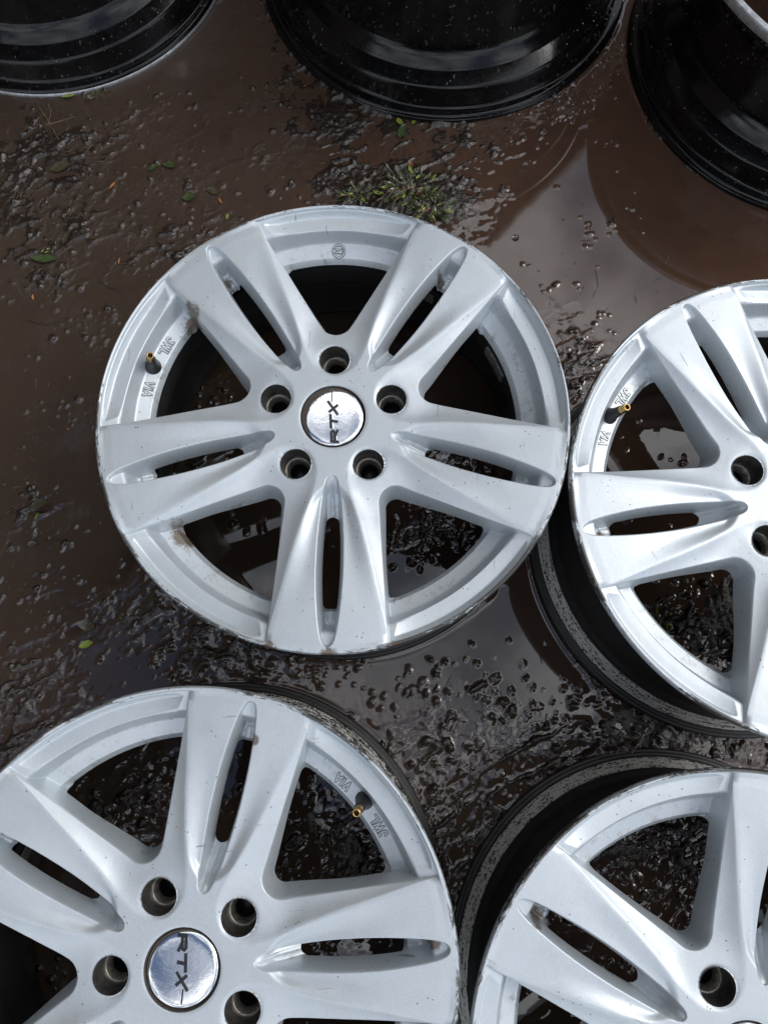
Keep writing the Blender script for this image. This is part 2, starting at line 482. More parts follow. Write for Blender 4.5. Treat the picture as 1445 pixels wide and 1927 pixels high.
# rough, crumbly mud: (px, py, rx, ry, amplitude mm, lift mm)
ROUGH = [(140, 380, 230, 190, 2.6, 1.2), (90, 620, 110, 130, 1.6, .7), (640, 260, 190, 90, 2.2, .9), (280, 640, 50, 90, 2.6, 1.0), (70, 1120, 130, 90, 1.6, .4), (90, 250, 170, 75, 5, 2.6), (30, 330, 90, 90, 4, 1.6), (250, 225, 120, 45, 4, 2.2), (330, 345, 90, 60, 3.5, 1.6),
         (150, 430, 60, 30, 4, 2), (95, 520, 60, 55, 5, 3), (215, 500, 40, 40, 4, 2.2), (335, 455, 90, 60, 6, 3), (210, 640, 60, 60, 4.5, 2.2),
         (560, 180, 110, 60, 4, 2.2), (640, 220, 70, 40, 5, 2.6), (540, 330, 90, 50, 4, 2), (690, 330, 120, 55, 6, 3.0), (780, 390, 90, 50, 7, 4.0),
         (740, 370, 110, 45, 7, 4.5), (880, 320, 80, 60, 5, 2.2), (830, 260, 120, 30, 4, 2.4), (500, 60, 30, 70, 4, 2), (560, 110, 30, 60, 4, 2), (935, 280, 60, 25, 4, 2.2),
         (860, 395, 40, 60, 4, 2), (1120, 170, 40, 60, 3, 1.2), (1010, 200, 80, 40, 3.5, 1.5),
         (70, 950, 40, 45, 6, 3), (110, 770, 30, 20, 4, 2), (40, 1330, 80, 80, 7, 3.2), (10, 1400, 60, 60, 7, 3.5), (390, 1230, 120, 55, 6, 2.6),
         (300, 1160, 60, 45, 4, .8), (540, 1260, 80, 35, 5, 1.4), (860, 1310, 110, 50, 4, .3), (900, 1400, 120, 70, 5.5, .7), (1050, 1400, 110, 40, 6, 1.0),
         (850, 1530, 90, 100, 6, 1.8), (960, 1480, 80, 60, 5, 1.4), (1220, 1390, 170, 45, 7, 3.6), (1180, 1320, 80, 60, 6, 3.0), (1380, 1400, 120, 40, 6, 3.8), (990, 1430, 120, 40, 6, 3),
         (1095, 670, 45, 60, 5, 2.0), (1085, 740, 30, 60, 5, 2.5), (1010, 990, 60, 50, 4, 1.8), (800, 1000, 110, 50, 5, 1.6),
         (560, 780, 60, 60, 4, 1.5), (620, 700, 60, 60, 5, 2.0), (400, 730, 90, 40, 5, 2), (360, 870, 60, 30, 5, 2.2), (900, 880, 60, 40, 5, 1.6),
         (1290, 1150, 90, 70, 8, 3.6), (1390, 1200, 90, 90, 8, 3.8), (1390, 1120, 60, 50, 7, 3), (1250, 1560, 90, 80, 6, 1.8), (1150, 1700, 110, 90, 6, 2.2), (1330, 1650, 60, 100, 6, 2),
         (640, 1640, 90, 80, 6, 2.6), (560, 1600, 90, 90, 6, 2.2), (700, 1700, 60, 60, 6, 2.6), (250, 1480, 70, 70, 6, 2.0), (330, 1560, 60, 70, 5, 1.6), (860, 1730, 40, 120, 5, 2.8), (90, 1880, 90, 60, 5, 2)]
WET = [(1080, 450, 130, 150, 5), (1300, 480, 200, 120, 4.5), (940, 560, 40, 60, 4), (900, 1210, 150, 50, 4.5), (1060, 1260, 90, 80, 4.5), (960, 1280, 90, 50, 3), (270, 1270, 90, 55, 4.5), (110, 1340, 45, 40, 0),
       (90, 680, 140, 90, 3.5), (330, 820, 120, 80, 3), (60, 1100, 80, 70, 2), (700, 1250, 130, 25, 4), (1230, 900, 130, 80, 4), (1000, 350, 40, 60, 3), (480, 330, 90, 60, 1.6), (300, 120, 110, 120, 2.2), (640, 300, 60, 25, 3),
       (620, 1050, 90, 50, 4), (430, 1000, 90, 70, 4), (780, 1080, 60, 50, 4), (1380, 1830, 70, 70, 3), (1230, 1800, 70, 60, 2)]
mask = np.zeros_like(H)
for (px, py, rx, ry, amp, lift) in ROUGH:
    cx, cy = gp(px, py); kx = rx * PX * 1.25; ky = ry * PX * 1.25
    q = ((GX - cx) / kx) ** 2 + ((GY - cy) / ky) ** 2
    g = np.exp(-q * 1.1)
    mask = np.maximum(mask, g * amp / 6)
    H += g * lift * .001 * (.95 if (px < 900 and py < 560) else .66)
for (px, py, rx, ry, d) in WET:
    cx, cy = gp(px, py); kx = rx * PX * 1.2; ky = ry * PX * 1.2
    q = ((GX - cx) / kx) ** 2 + ((GY - cy) / ky) ** 2
    H -= np.exp(-q) * d * .001 * .8
r1 = fbm(GX, GY, .020, 5, 31, .58, True)
r2 = fbm(GX, GY, .0085, 3, 47, .6)
r3 = fbm(GX * .45 + GY * .3, GY * 1.0 - GX * .55, .026, 4, 63, .55, True)
H += (.35 + mask) * .0042 * (sstep(.60, .90, r3) - .12) * (fbm(GX, GY, .11, 3, 71) > .47)
H += mask * (.0048 * (r1 - .62) + .0045 * (r2 - .5))
H += (1 - np.clip(mask, 0, 1)) * .0006 * (r2 - .5)

# mud lumps and pebbles under a skin of mud, pressed into the sheet
rng = np.random.RandomState(5)
NZ = fbm(GX, GY, .0055, 2, 77, .6) - .5
CL = sstep(.40, .62, fbm(GX, GY, .035, 3, 91, .55))
def add_dome(cx, cy, rad, top, sq=1.0, ang=0.0):
    sq = sq * (.55 + .6 * ((cx * 977.0) % 1.0))
    i0, i1 = np.searchsorted(gx, [cx - rad * 1.4, cx + rad * 1.4]); j0, j1 = np.searchsorted(gy, [cy - rad * 1.4, cy + rad * 1.4])
    if i1 <= i0 or j1 <= j0: return
    X = GX[i0:i1, j0:j1] - cx; Y = GY[i0:i1, j0:j1] - cy
    ca, sa = math.cos(ang), math.sin(ang)
    u = (X * ca + Y * sa) / rad; v = (-X * sa + Y * ca) / (rad * sq)
    q = 1 - (u * u + v * v) * (1 + 1.1 * NZ[i0:i1, j0:j1]) + .55 * NZ[i0:i1, j0:j1]
    z = np.where(q > 0, np.sqrt(np.clip(q, 0, 1)) * top * 1.6 - top * .6, -1)
    H[i0:i1, j0:j1] = np.maximum(H[i0:i1, j0:j1], z)
# (px, py, rx, ry, count, smallest mm, largest mm)
for k in range(42000):
    px = rng.rand() * 1445; py = rng.rand() * 1927; cx, cy = gp(px, py)
    i = min(max(np.searchsorted(gx, cx), 1), len(gx) - 2); j = min(max(np.searchsorted(gy, cy), 1), len(gy) - 2)
    if rng.rand() > mask[i, j] * .95 * float(CL[i, j]): continue
    s = (.8 + 5.6 * rng.rand() ** 3.4) * .001
    add_dome(cx, cy, s, max(H[i, j], -.0012) + s * (.25 + .75 * rng.rand()), .55 + .6 * rng.rand(), rng.rand() * 3.14)
LUMPS = [(90, 1150, 110, 90, 90, 1.4, 4), (250, 1180, 110, 70, 70, 1.5, 5), (60, 1230, 90, 60, 60, 1.5, 5), (40, 1340, 80, 80, 80, 2, 7),
         (390, 1235, 110, 55, 80, 2, 7), (560, 1260, 130, 30, 50, 2, 5), (640, 1240, 60, 25, 12, 3, 6), (870, 1290, 90, 40, 22, 2, 8), (900, 1390, 120, 80, 70, 1.5, 8),
         (1060, 1390, 120, 45, 50, 1.5, 7), (1020, 1330, 60, 30, 10, 3, 7), (860, 1540, 80, 100, 110, 1.5, 5), (960, 1470, 90, 50, 60, 1.5, 5),
         (1110, 440, 50, 60, 22, 2, 5.5), (1060, 530, 90, 60, 16, 2, 5), (1130, 610, 50, 50, 10, 3, 6), (1090, 670, 40, 60, 60, 2, 5), (1160, 140, 25, 80, 40, 1.5, 4),
         (1210, 330, 130, 110, 26, 1.2, 4), (930, 330, 80, 60, 50, 1.5, 5), (990, 250, 120, 40, 50, 1.5, 4.5), (830, 240, 120, 30, 70, 1.2, 4), (640, 330, 60, 40, 50, 2, 5),
         (150, 330, 160, 120, 110, 1.2, 4.5), (300, 300, 120, 70, 60, 1.5, 5), (280, 180, 90, 40, 50, 1.5, 5), (90, 510, 70, 60, 45, 2, 7), (240, 480, 90, 70, 40, 1.5, 5), (350, 450, 80, 50, 60, 1.5, 5),
         (70, 950, 40, 60, 25, 2, 7), (140, 1010, 40, 40, 10, 3, 6), (120, 770, 60, 40, 6, 3, 7), (190, 640, 60, 70, 40, 1.2, 4), (520, 60, 40, 90, 40, 1.5, 5),
         (820, 990, 90, 50, 60, 2, 6), (450, 960, 90, 50, 22, 2, 6), (560, 940, 50, 40, 18, 2, 6), (700, 1060, 60, 50, 14, 2, 6), (900, 880, 60, 30, 40, 2, 6), (1020, 960, 50, 60, 30, 1.5, 5),
         (1260, 860, 30, 30, 6, 4, 8), (1330, 920, 60, 40, 16, 2, 5), (1150, 800, 60, 60, 6, 2, 6), (1340, 1160, 110, 110, 160, 1.5, 6), (1270, 1000, 60, 20, 16, 2, 5),
         (620, 1640, 120, 130, 150, 1.5, 6), (640, 1560, 60, 60, 40, 2, 5), (240, 1520, 110, 110, 110, 2, 7), (430, 1450, 30, 80, 40, 2, 6), (1230, 1620, 110, 130, 170, 1.5, 6), (1110, 1770, 90, 60, 60, 1.5, 5), (620, 1790, 90, 20, 30, 2, 5),
         (1240, 1390, 150, 45, 90, 1.2, 4), (620, 730, 90, 90, 40, 1.5, 4), (400, 720, 90, 50, 50, 1.5, 4.5), (1090, 1170, 40, 60, 10, 2, 5), (960, 1250, 120, 60, 12, 2, 5), (1000, 1290, 30, 30, 3, 5, 9),
         (330, 1230, 60, 30, 16, 4, 9), (900, 360, 40, 30, 4, 5, 9), (730, 720, 700, 700, 60, .8, 2.5), (700, 1300, 700, 600, 80, .8, 3), (150, 700, 180, 420, 30, .8, 3)]
for (px, py, rx, ry, n, s0, s1) in LUMPS:
    hubs = [(rng.rand() * 6.283, rng.rand() ** .6) for _ in range(max(2, n // 9))]
    for k in range(int(n * .75)):
        a, q = hubs[rng.randint(len(hubs))]
        a += rng.randn() * .18; q += rng.randn() * .12
        if rng.rand() < .3: a = rng.rand() * 6.283; q = rng.rand() ** .6
        cx, cy = gp(px + math.cos(a) * rx * q, py + math.sin(a) * ry * q)
        s = (s0 * .8 + (s1 * 1.25 - s0) * rng.rand() ** 3) * .001
        add_dome(cx, cy, s, s * (.25 + .5 * rng.rand()) + .0004, .6 + .5 * rng.rand(), rng.rand() * 3.14)

foot = np.full(H.shape, 1.0)
for (cx, cy), rr in [(w['c'], RW) for w in WHEELS] + [(b_['c'], b_['r']) for b_ in BLACKS]:
    foot = np.minimum(foot, np.abs(np.hypot(GX - cx, GY - cy) - rr))
fn = fbm(GX, GY, .03, 4, 83)
H += .0045 * np.exp(-(foot / .006) ** 2) * sstep(.47, .68, fn)
H += .0016 * np.exp(-(foot / .012) ** 2) * (fn - .3)
# meniscus: water creeps up whatever stands in it
Wz = smax(H, np.zeros_like(H), .0036) - .00010
Wz = np.minimum(np.maximum(Wz, .0017 * np.exp(-foot / .0024) - .0001), .00150)
V = np.stack([GX, GY, np.where(nearm, H, np.minimum(H, -.001))], 2).reshape(-1, 3)
nx, ny = GX.shape
idx = np.arange(nx * ny).reshape(nx, ny)
Fq = np.stack([idx[:-1, :-1], idx[1:, :-1], idx[1:, 1:], idx[:-1, 1:]], 2).reshape(-1, 4)
obj('mud_ground', mesh_np('mud_ground', V, Fq), M_mud, label='dark wet mud with crumbly lumps under and between the wheels', kind='structure')
over = (H > .0024)
keep = ~(over[:-1, :-1] & over[1:, :-1] & over[1:, 1:] & over[:-1, 1:]).reshape(-1)
Fw = Fq[keep]
used = np.zeros(nx * ny, bool); used[Fw.ravel()] = True
remap = -np.ones(nx * ny, int); remap[used] = np.arange(used.sum())
Vw = np.stack([GX, GY, np.where(nearm, Wz, 0)], 2).reshape(-1, 3)[used]
obj('puddle_water', mesh_np('puddle_water', Vw, remap[Fw]), M_water, label='brown muddy puddle water mirroring the cloudy sky', kind='structure')
from_H = H

# ------------------------------------------------------------------ the silver wheel's face, metres, face plane z = 0
# half spoke pitch = 36 deg; a = angle from the spoke's axis
SLX = np.array([61, 61.7, 63.2, 67, 76, 87, 100, 111, 125, 138, 152, 165, 180, 196, 206, 216, 222, 226, 228.6, 229.5]) / 1000
SLY = np.array([0, 2.4, 4.2, 6.2, 8.3, 9.8, 11.0, 12.0, 12.9, 13.3, 13.4, 13.2, 12.4, 11.0, 9.9, 8.3, 6.8, 5.0, 2.8, 0]) / 1000
slit_poly = np.concatenate([np.stack([SLX, SLY], 1), np.stack([SLX, -SLY], 1)[::-1][1:-1]])
def poly_sdf(X, Y, P):
    d = np.full(X.shape, 1e9); s = np.ones(X.shape)
    n = len(P)
    for i in range(n):
        a = P[i]; b = P[i - 1]
        e = b - a; wx = X - a[0]; wy = Y - a[1]
        t = np.clip((wx * e[0] + wy * e[1]) / (e @ e), 0, 1)
        d = np.minimum(d, (wx - e[0] * t) ** 2 + (wy - e[1] * t) ** 2)
        c1 = Y >= a[1]; c2 = Y < b[1]; c3 = e[0] * wy > e[1] * wx
        flip = (c1 & c2 & c3) | (~c1 & ~c2 & ~c3)
        s = np.where(flip, -s, s)
    return s * np.sqrt(d)
BETA = math.radians(31.55); WX0 = .0742; WRND = .0180; WAP = WX0 + WRND / math.sin(BETA)
def wedge(wx, wy):
    u = wx - WAP; wy = np.abs(wy)
    side = wy * math.cos(BETA) - u * math.sin(BETA)
    return np.where(u * math.cos(BETA) + wy * math.sin(BETA) < 0, np.hypot(u, wy), side) - WRND
CRX = np.array([0, 50, 70, 86, 107, 140, 170, 200, 219, 236]) / 1000
CRY = np.array([9, 13.5, 16, 20.5, 28, 37, 44, 51.5, 56, 60]) / 1000
ZFR = np.array([0, 188.0, 189.4, 191.6, 193.5, 206.4, 207.8, 209.2, 213.6, 215.2, 217, 230.4, 231.3, 231.9, 232.5, 233.3, 234.8, 235.8, 236.4]) / 1000
ZFZ = np.array([-60, -60, -43, -39, -36, -31.6, -30.4, -27, -11.6, -9.4, -8.7, -5.6, -5.3, -5.0, -1.8, -1.35, -1.5, -2.6, -5]) / 1000
def z_floor(r): return np.interp(r, ZFR, ZFZ)
def face_fields(x, y):
    r = np.hypot(x, y); th = np.arctan2(y, x)
    p = math.radians(72)
    a = np.mod(th + p / 2, p) - p / 2
    aa = np.abs(a)
    X = r * np.cos(aa); Y = r * np.sin(aa)
    b = p / 2 - aa
    wx = r * np.cos(b); wy = r * np.sin(b)
    sds = wedge(wx, wy)
    sslit = poly_sdf(X, Y, slit_poly)
    # top surface
    z = np.interp(r, np.array([0, 60, 85, 115, 150, 190, 220, 236]) / 1000, np.array([-11, -10.6, -9.8, -7.8, -5.6, -3.3, -1.4, -1.0]) / 1000)
    # facets between the ridges and the windows, running in round the bolt holes
    yc = np.interp(X, CRX, CRY)
    lineF = (yc - Y) * .93
    hubF = (.0425 - wx)
    sF = smax(lineF, hubF, .016)
    t = np.clip(-sF, 0, None); t = np.sqrt(t * t + .0009 ** 2) - .0009
    amp = .0028 + .0072 * sstep(.070, .115, r)
    tau = .007 + .005 * sstep(.070, .115, r)
    z = z - amp * (1 - np.exp(-t / tau))
    # hollow scooped between ridge and slit
    xs = X - .9 * (Y - .008) * (Y > .0)
    sc = sstep(.072, .082, xs) * (1 - sstep(.088, .185, xs))
    ys = np.interp(X, SLX, SLY)
    tt = np.clip((yc - Y) / np.maximum(yc - ys, .003), 0, 1)
    z = z - .0045 * sc * sstep(0, .8, tt) * (sF > 0) * (sslit > 0) - .0045 * sc * (sslit <= 0)
    # gentle crown across the broad outer part of the spoke
    z = z - .0016 * sstep(.12, .2, r) * (np.clip(Y / .055, 0, 1)) ** 2
    z = np.where(r > .224, z * (1 - sstep(.227, .234, r)) + (-.0011) * sstep(.227, .234, r), z)
    z = z - .0030 * sstep(.2345, .2364, r)
    # window wall
    ww = .0040 + .0044 * (1 - sstep(.085, .165, r))
    dW = np.clip(-sds, 0, None)
    inW = sstep(.2318, .2325, r)
    dropW = (.034 / ww) * (np.sqrt(dW * dW + .0013 ** 2) - .0013)
    # slit wall with the ramp at its inner end
    dS = np.clip(-sslit, 0, None)
    dropS = (.034 / .0052) * (np.sqrt(dS * dS + .0010 ** 2) - .0010)
    rampd = np.clip((X - .0605) * .62, 0, None) + .0016 * (1 - np.exp(-(Y / .0016) ** 2)) * sstep(.062, .07, X)
    dropS = np.where(X < .125, smin(dropS, rampd + .0002, .0012), dropS)
    dropS = np.where(sslit < 0, np.clip(dropS, 0, None), 0)
    drop = np.maximum(np.where(sds < 0, dropW, 0), dropS)
    drop = drop * (1 - inW)
    zf = z_floor(r)
    # round boss cast in the slit's step
    boss = .0026 * np.sqrt(np.clip(1 - (Y / .0042) ** 2, 0, 1)) * sstep(.1885, .1895, r) * (1 - sstep(.203, .206, r))
    zf = zf + boss
    zin = np.where(drop > 0, smax(z - drop, zf, .0016), z)
    z = np.minimum(z, zin)
    # lip edge in front of the windows
    # holes
    hw = smax(-( -sds - ww * .96), r - .1895, .006)
    hs = smax(smax(sslit + .0047, r - .1905, .003), .0985 - X, .006)
    hb = np.hypot(wx - .0615, wy) - .0154
    hc = r - .0330
    # soft chamfer round bolt and cap holes
    z = z - .0009 * np.exp(-np.clip(hb, 0, 1) / .0009) - .0006 * np.exp(-np.clip(hc, 0, 1) / .001)
    hole = np.minimum(np.minimum(hw, hs), np.minimum(hb, hc))
    return z, hole

def face_mesh():
    rows = []
    def seg(a, b, st): rows.extend(list(np.arange(a, b - st * .3, st)))
    seg(32.0, 34.5, .5); seg(34.5, 45, .9); seg(45, 60, .8); seg(60, 68, .5); seg(68, 84, .8); seg(84, 102, .5); seg(102, 187, .95); seg(187, 194, .5); seg(194, 206, .9); seg(206, 218, .55); seg(218, 228, .8); seg(228, 231, .42); seg(231, 233.4, .2); seg(233.4, 236.01, .42)
    rows = np.array(rows + [236.3]) / 1000
    slr = np.hypot(SLX, SLY); sla = np.degrees(np.arctan2(SLY, SLX))
    crr = np.hypot(CRX, CRY); cra = np.degrees(np.arctan2(CRY, CRX))
    # window edge angle as a function of radius
    bb = np.radians(np.linspace(0, 36, 721)); rg = np.linspace(.08, .24, 200)
    wr = []; 
    for r in rg:
        wx = r * np.cos(bb); wy = r * np.sin(bb)
        s = wedge(wx, wy)
        k = np.where(s < 0)[0]
        wr.append(36 - math.degrees(bb[k[-1]]) if len(k) else 36)
    cols = []
    CNT = [4, 9, 2, 8, 8, 3, 10, 8]
    for r in rows:
        deg = math.degrees(1 / r) / 1000
        a1 = float(np.interp(r, slr, sla)) if slr[0] < r < slr[-1] else 0
        ra = a1 / deg      # mm
        a0 = max(.0, ra - 5.2) * deg
        a2 = a1 + 1.2 * deg
        a3 = float(np.interp(r, crr, cra))
        a5 = float(np.interp(r, rg, wr)) if r > .081 else 36
        a4 = a5 - 1.5 * deg
        ww = 4.0 + 4.4 * float(1 - sstep(.085, .165, np.array(r)))
        a6 = a5 + ww * 1.05 * deg
        bp = [0, a0, a1, a2, a3, a4, a5, a6, 36]
        mins = [0, .6, 1.9, 2.3, 4.5, 6.5, 7.0, 9, 36]
        maxs = [0, 22, 24, 25, 28, 30, 31.2, 34.0, 36]
        for i in range(1, 8):
            bp[i] = max(bp[i], mins[i], bp[i - 1] + .15 * CNT[i - 1])
        for i in range(7, 0, -1):
            bp[i] = min(bp[i], maxs[i] if r < .1 else 35.4 - (7 - i) * .3, bp[i + 1] - .05 * CNT[i])
        c = []
        for i in range(8):
            c.extend(np.linspace(bp[i], bp[i + 1], CNT[i], endpoint=False))
        cols.append(c + [36])
    A = np.array(cols)            # rows x ncol half sector
    # smooth the column angles along the radius where constraints switch
    full = np.concatenate([-A[:, :0:-1], A[:, :-1]], 1)      # -36..36 (without +36)
    TH = np.concatenate([full + 72 * k for k in range(5)], 1)
    nr, nc = TH.shape
    Rr = np.repeat(rows[:, None], nc, 1)
    T = np.radians(TH)
    X = Rr * np.cos(T); Y = Rr * np.sin(T)
    Z, Hh = face_fields(X, Y)
    V = np.stack([X, Y, Z], 2).reshape(-1, 3); Hh = Hh.reshape(-1)
    idx = np.arange(nr * nc).reshape(nr, nc); nxt = np.roll(idx, -1, 1)
    q = np.stack([idx[:-1], idx[1:], nxt[1:], nxt[:-1]], 2).reshape(-1, 4)
    inside = Hh[q] > 0
    cnt = inside.sum(1)
    fullq = q[cnt == 4]
    part = q[(cnt > 0) & (cnt < 4)]
    tris = np.concatenate([part[:, [0, 1, 2]], part[:, [0, 2, 3]]])
    verts = [V]; nv = len(V); cache = {}; extra = []; out = []
    def cut(i, j):
        key = (i, j) if i < j else (j, i)
        if key in cache: return cache[key]
        t = Hh[key[0]] / (Hh[key[0]] - Hh[key[1]])
        t = min(max(t, 1e-4), 1 - 1e-4)
        p = V[key[0]] * (1 - t) + V[key[1]] * t
        z, _ = (None, None)
        extra.append(p); cache[key] = nv + len(extra) - 1
        return cache[key]
    bedges = []
    for t in tris:
        s = [Hh[i] > 0 for i in t]; n = sum(s)
        if n == 3: out.append(tuple(t)); continue
        if n == 0: continue
        if n == 1:
            k = s.index(True); a, b, c = t[k], t[(k + 1) % 3], t[(k + 2) % 3]
            ab = cut(a, b); ac = cut(a, c); out.append((a, ab, ac)); bedges.append((ab, ac))
        else:
            k = s.index(False); a, b, c = t[k], t[(k + 1) % 3], t[(k + 2) % 3]
            ab = cut(a, b); ac = cut(a, c); out.append((ab, b, c)); out.append((ab, c, ac)); bedges.append((ac, ab))
    P = np.array(extra)
    # put the cut points of the hole rims on the true surface height just outside the hole
    V2 = np.concatenate([V, P])
    # walls below the hole rims
    lower = {}; ex2 = []
    W = []
    for (a, b) in bedges:
        for v in (a, b):
            if v not in lower:
                p = V2[v].copy(); rr = math.hypot(p[0], p[1])
                d = .0012 if rr < .084 else .003
                if rr > .186: d = .0015
                p[2] -= d
                lower[v] = len(V2) + len(ex2); ex2.append(p)
        if math.hypot(V2[a][0], V2[a][1]) < .084: W.append((a, b, lower[b], lower[a]))
    V3 = np.concatenate([V2, np.array(ex2)])
    # drop unused vertices
    F3 = np.array(out); Fq = np.concatenate([fullq, np.array(W)])
    # outer flange turning down behind the lip
    prof = [(236.2, -8), (235.6, -10.5), (233.5, -12.2), (228, -13)]
    last = idx[-1]; base = len(V3); add = []
    th = T[-1]
    rings = [last]
    for (pr, pz) in prof:
        add.append(np.stack([pr / 1000 * np.cos(th), pr / 1000 * np.sin(th), np.full(nc, pz / 1000)], 1))
        rings.append(base + np.arange(nc)); base += nc
    V3 = np.concatenate([V3] + add)
    fl = []
    for a, b in zip(rings[:-1], rings[1:]):
        fl.append(np.stack([a, b, np.roll(b, -1), np.roll(a, -1)], 1))
    Fq = np.concatenate([Fq] + fl)
    used = np.zeros(len(V3), bool); used[F3.ravel()] = True; used[Fq.ravel()] = True
    rm = -np.ones(len(V3), int); rm[used] = np.arange(used.sum())
    print('face verts', used.sum(), 'faces', len(F3) + len(Fq))
    V3 = V3.copy(); V3[:, 2] += HF
    return mesh_np('wheel_face', V3[used], [rm[F3], rm[Fq]])
FACE = face_mesh()

# ------------------------------------------------------------------ other wheel meshes
B_out = [(.2280, HF - .0128), (.2200, HF - .0150), (.2178, HF - .022), (.2170, HF - .032), (.2100, HF - .042), (.2000, HF - .052), (.1975, HF - .075), (.2030, HF - .092),
         (.2085, HF - .105), (.2110, .062), (.2120, .050), (.2160, .0445), (.2180, .0410), (.2180, .0380), (.2172, .0350), (.2190, .0310), (.2262, .0150), (.2272, .0128), (.2290, .0116),
         (.2310, .0114), (.2325, .0098), (.2345, .0100), (.2360, .0080), (.2362, .0040), (.2345, .0010), (.2315, .0000), (.2290, .0020)]
B_in = [(.2270, .0050), (.2140, .0080), (.2120, .0200), (.2100, .030), (.2065, .040), (.2050, .050), (.2030, HF - .105), (.1975, HF - .092), (.1925, HF - .078), (.1925, HF - .052), (.1925, HF - .0465), (.1898, HF - .0448)]
BARREL = lathe('barrel', densify(B_out + B_in, 2), 200)

cap_prof = [(0, HF - .0112), (.010, HF - .01122), (.020, HF - .0114), (.0275, HF - .0118), (.0302, HF - .0126), (.0314, HF - .0142), (.0319, HF - .0165), (.0319, HF - .022)]
CAP = lathe('center_cap', densify(cap_prof, 2), 96)
CAPRING = lathe('cap_ring', [(.0316, HF - .0150), (.0322, HF - .0126), (.0331, HF - .0121), (.0336, HF - .0128), (.0336, HF - .0175), (.0316, HF - .0175)], 96)
BOLT = lathe('bolt_hole', [(.0153, HF - .0118), (.0151, HF - .030), (.0150, HF - .0345), (.0135, HF - .0352)], 48)
BOLTSEAT = lathe('bolt_seat', [(.0139, HF - .0350), (.0128, HF - .0343), (.0118, HF - .0352), (.0098, HF - .040), (.0092, HF - .044)], 48)
BOLTBORE = lathe('bolt_bore', [(.0093, HF - .0435), (.0090, HF - .062), (.0001, HF - .0621)], 32)

V_R0, V_Z0, V_R1, V_Z1 = .2040, HF - .0345, .1955, HF + .0000
def valve_meshes():
    L = math.hypot(V_R1 - V_R0, V_Z1 - V_Z0)
    rub = lathe('valve_rubber', densify([(.0088, -.001), (.0090, .0018), (.0080, .0040), (.0060, .010), (.0050, .018), (.0047, L - .0105), (.0040, L - .010), (.0001, L - .010)], 1), 32)
    br = lathe('valve_tip', [(.0040, L - .0104), (.0040, L - .0080), (.0036, L - .0076), (.0039, L - .0066), (.0036, L - .0058), (.0039, L - .0049), (.0036, L - .0041), (.0039, L - .0032), (.0037, L - .0010), (.0034, L), (.0026, L), (.0024, L - .0006), (.0022, L - .004)], 28)
    co = lathe('valve_core', [(.0024, L - .0041), (.0008, L - .0040), (.0007, L - .0020), (.0001, L - .0019)], 16)
    return rub, br, co
VR, VB, VC = valve_meshes()

def strip_mesh(name, lines, width, zfun, height):
    """flat raised strokes; lines in metres on the wheel plane, zfun(x,y) gives the surface"""
    V = []; F = []
    for ln in lines:
        ln = [Vector((p[0], p[1])) for p in ln]
        pts = []
        for a, b in zip(ln[:-1], ln[1:]):
            n = max(1, int((b - a).length / .0012))
            for k in range(n): pts.append(a.lerp(b, k / n))
        pts.append(ln[-1])
        L = len(pts); base = len(V)
        e0 = (pts[0] - pts[1]).normalized() * width / 2; e1 = (pts[-1] - pts[-2]).normalized() * width / 2
        pts[0] = pts[0] + e0; pts[-1] = pts[-1] + e1
        for i, p in enumerate(pts):
            t1 = (pts[min(i + 1, L - 1)] - p); t0 = (p - pts[max(i - 1, 0)])
            t = Vector((0, 0))
            if t0.length > 1e-9: t += t0.normalized()
            if t1.length > 1e-9: t += t1.normalized()
            t.normalize(); n = Vector((-t.y, t.x))
            ref = t0.normalized() if t0.length > 1e-9 else t1.normalized()
            c = max(.5, abs(t.dot(ref)))
            w = width / 2 / c
            for s, dz in ((-1.12, 0), (-1, height), (1, height), (1.12, 0)):
                q = p + n * (w * s)
                V.append((q.x, q.y, zfun(q.x, q.y) + dz - (0.0002 if dz == 0 else 0)))
        for i in range(L - 1):
            for k in range(3):
                a = base + i * 4 + k
                F.append((a, a + 1, a + 5, a + 4))
        F.append((base, base + 3, base + 2, base + 1))
        a = base + (L - 1) * 4
        F.append((a, a + 1, a + 2, a + 3))
    return pydata(name, V, F, False)

def place_lines(lines, r, ang, s, sv=None):
    sv = sv or s
    """glyph units (u right, v up) -> wheel plane at radius r, angle ang, glyph tops towards the hub, reading with growing angle"""
    out = []
    for ln in lines:
        o = []
        for (u, v) in ln:
            rr = r - v * sv; a = ang + u * s / r
            o.append((rr * math.cos(a), rr * math.sin(a)))
        out.append(o)
    return out
def zstep(x, y): return HF + float(z_floor(np.array(math.hypot(x, y)))) + .0001
G_VIA = [[(-1.75, .5), (-1.25, -.5), (-.75, .5)], [(-.1, .5), (-.1, -.5)], [(.5, -.5), (1.05, .5), (1.6, -.5)], [(.8, -.2), (1.3, -.2)]]
G_JWL = [[(-1.95, -.2), (-1.8, -.5), (-1.4, -.5), (-1.2, -.25), (-1.2, .5), (-1.6, .5)], [(-.65, .5), (-.45, -.5), (-.05, .5), (.35, -.5), (.55, .5)], [(1.1, .5), (1.1, -.5), (1.9, -.5)]]
def circ(r0, a0, a1, cx=0, cy=0, n=18): return [(cx + r0 * math.cos(R(a0 + (a1 - a0) * i / n)), cy + r0 * math.sin(R(a0 + (a1 - a0) * i / n))) for i in range(n + 1)]
G_RING = [circ(1.5, 30, 330), [(-.75, -.4), (-.75, .4), (-.35, .4), (-.25, .2), (-.35, 0), (-.75, 0)], circ(.42, 50, 310, .35, 0, 8), circ(.30, 0, 360, 1.25, .0, 8)]
def mark_meshes(name, G, ang, s, r=.2002, sv=None):
    ln = place_lines(G, r, ang, s, sv)
    return strip_mesh(name + '_edge', ln, .0025, zstep, .00030), strip_mesh(name, ln, .0010, zstep, .00062)
A36 = R(36)
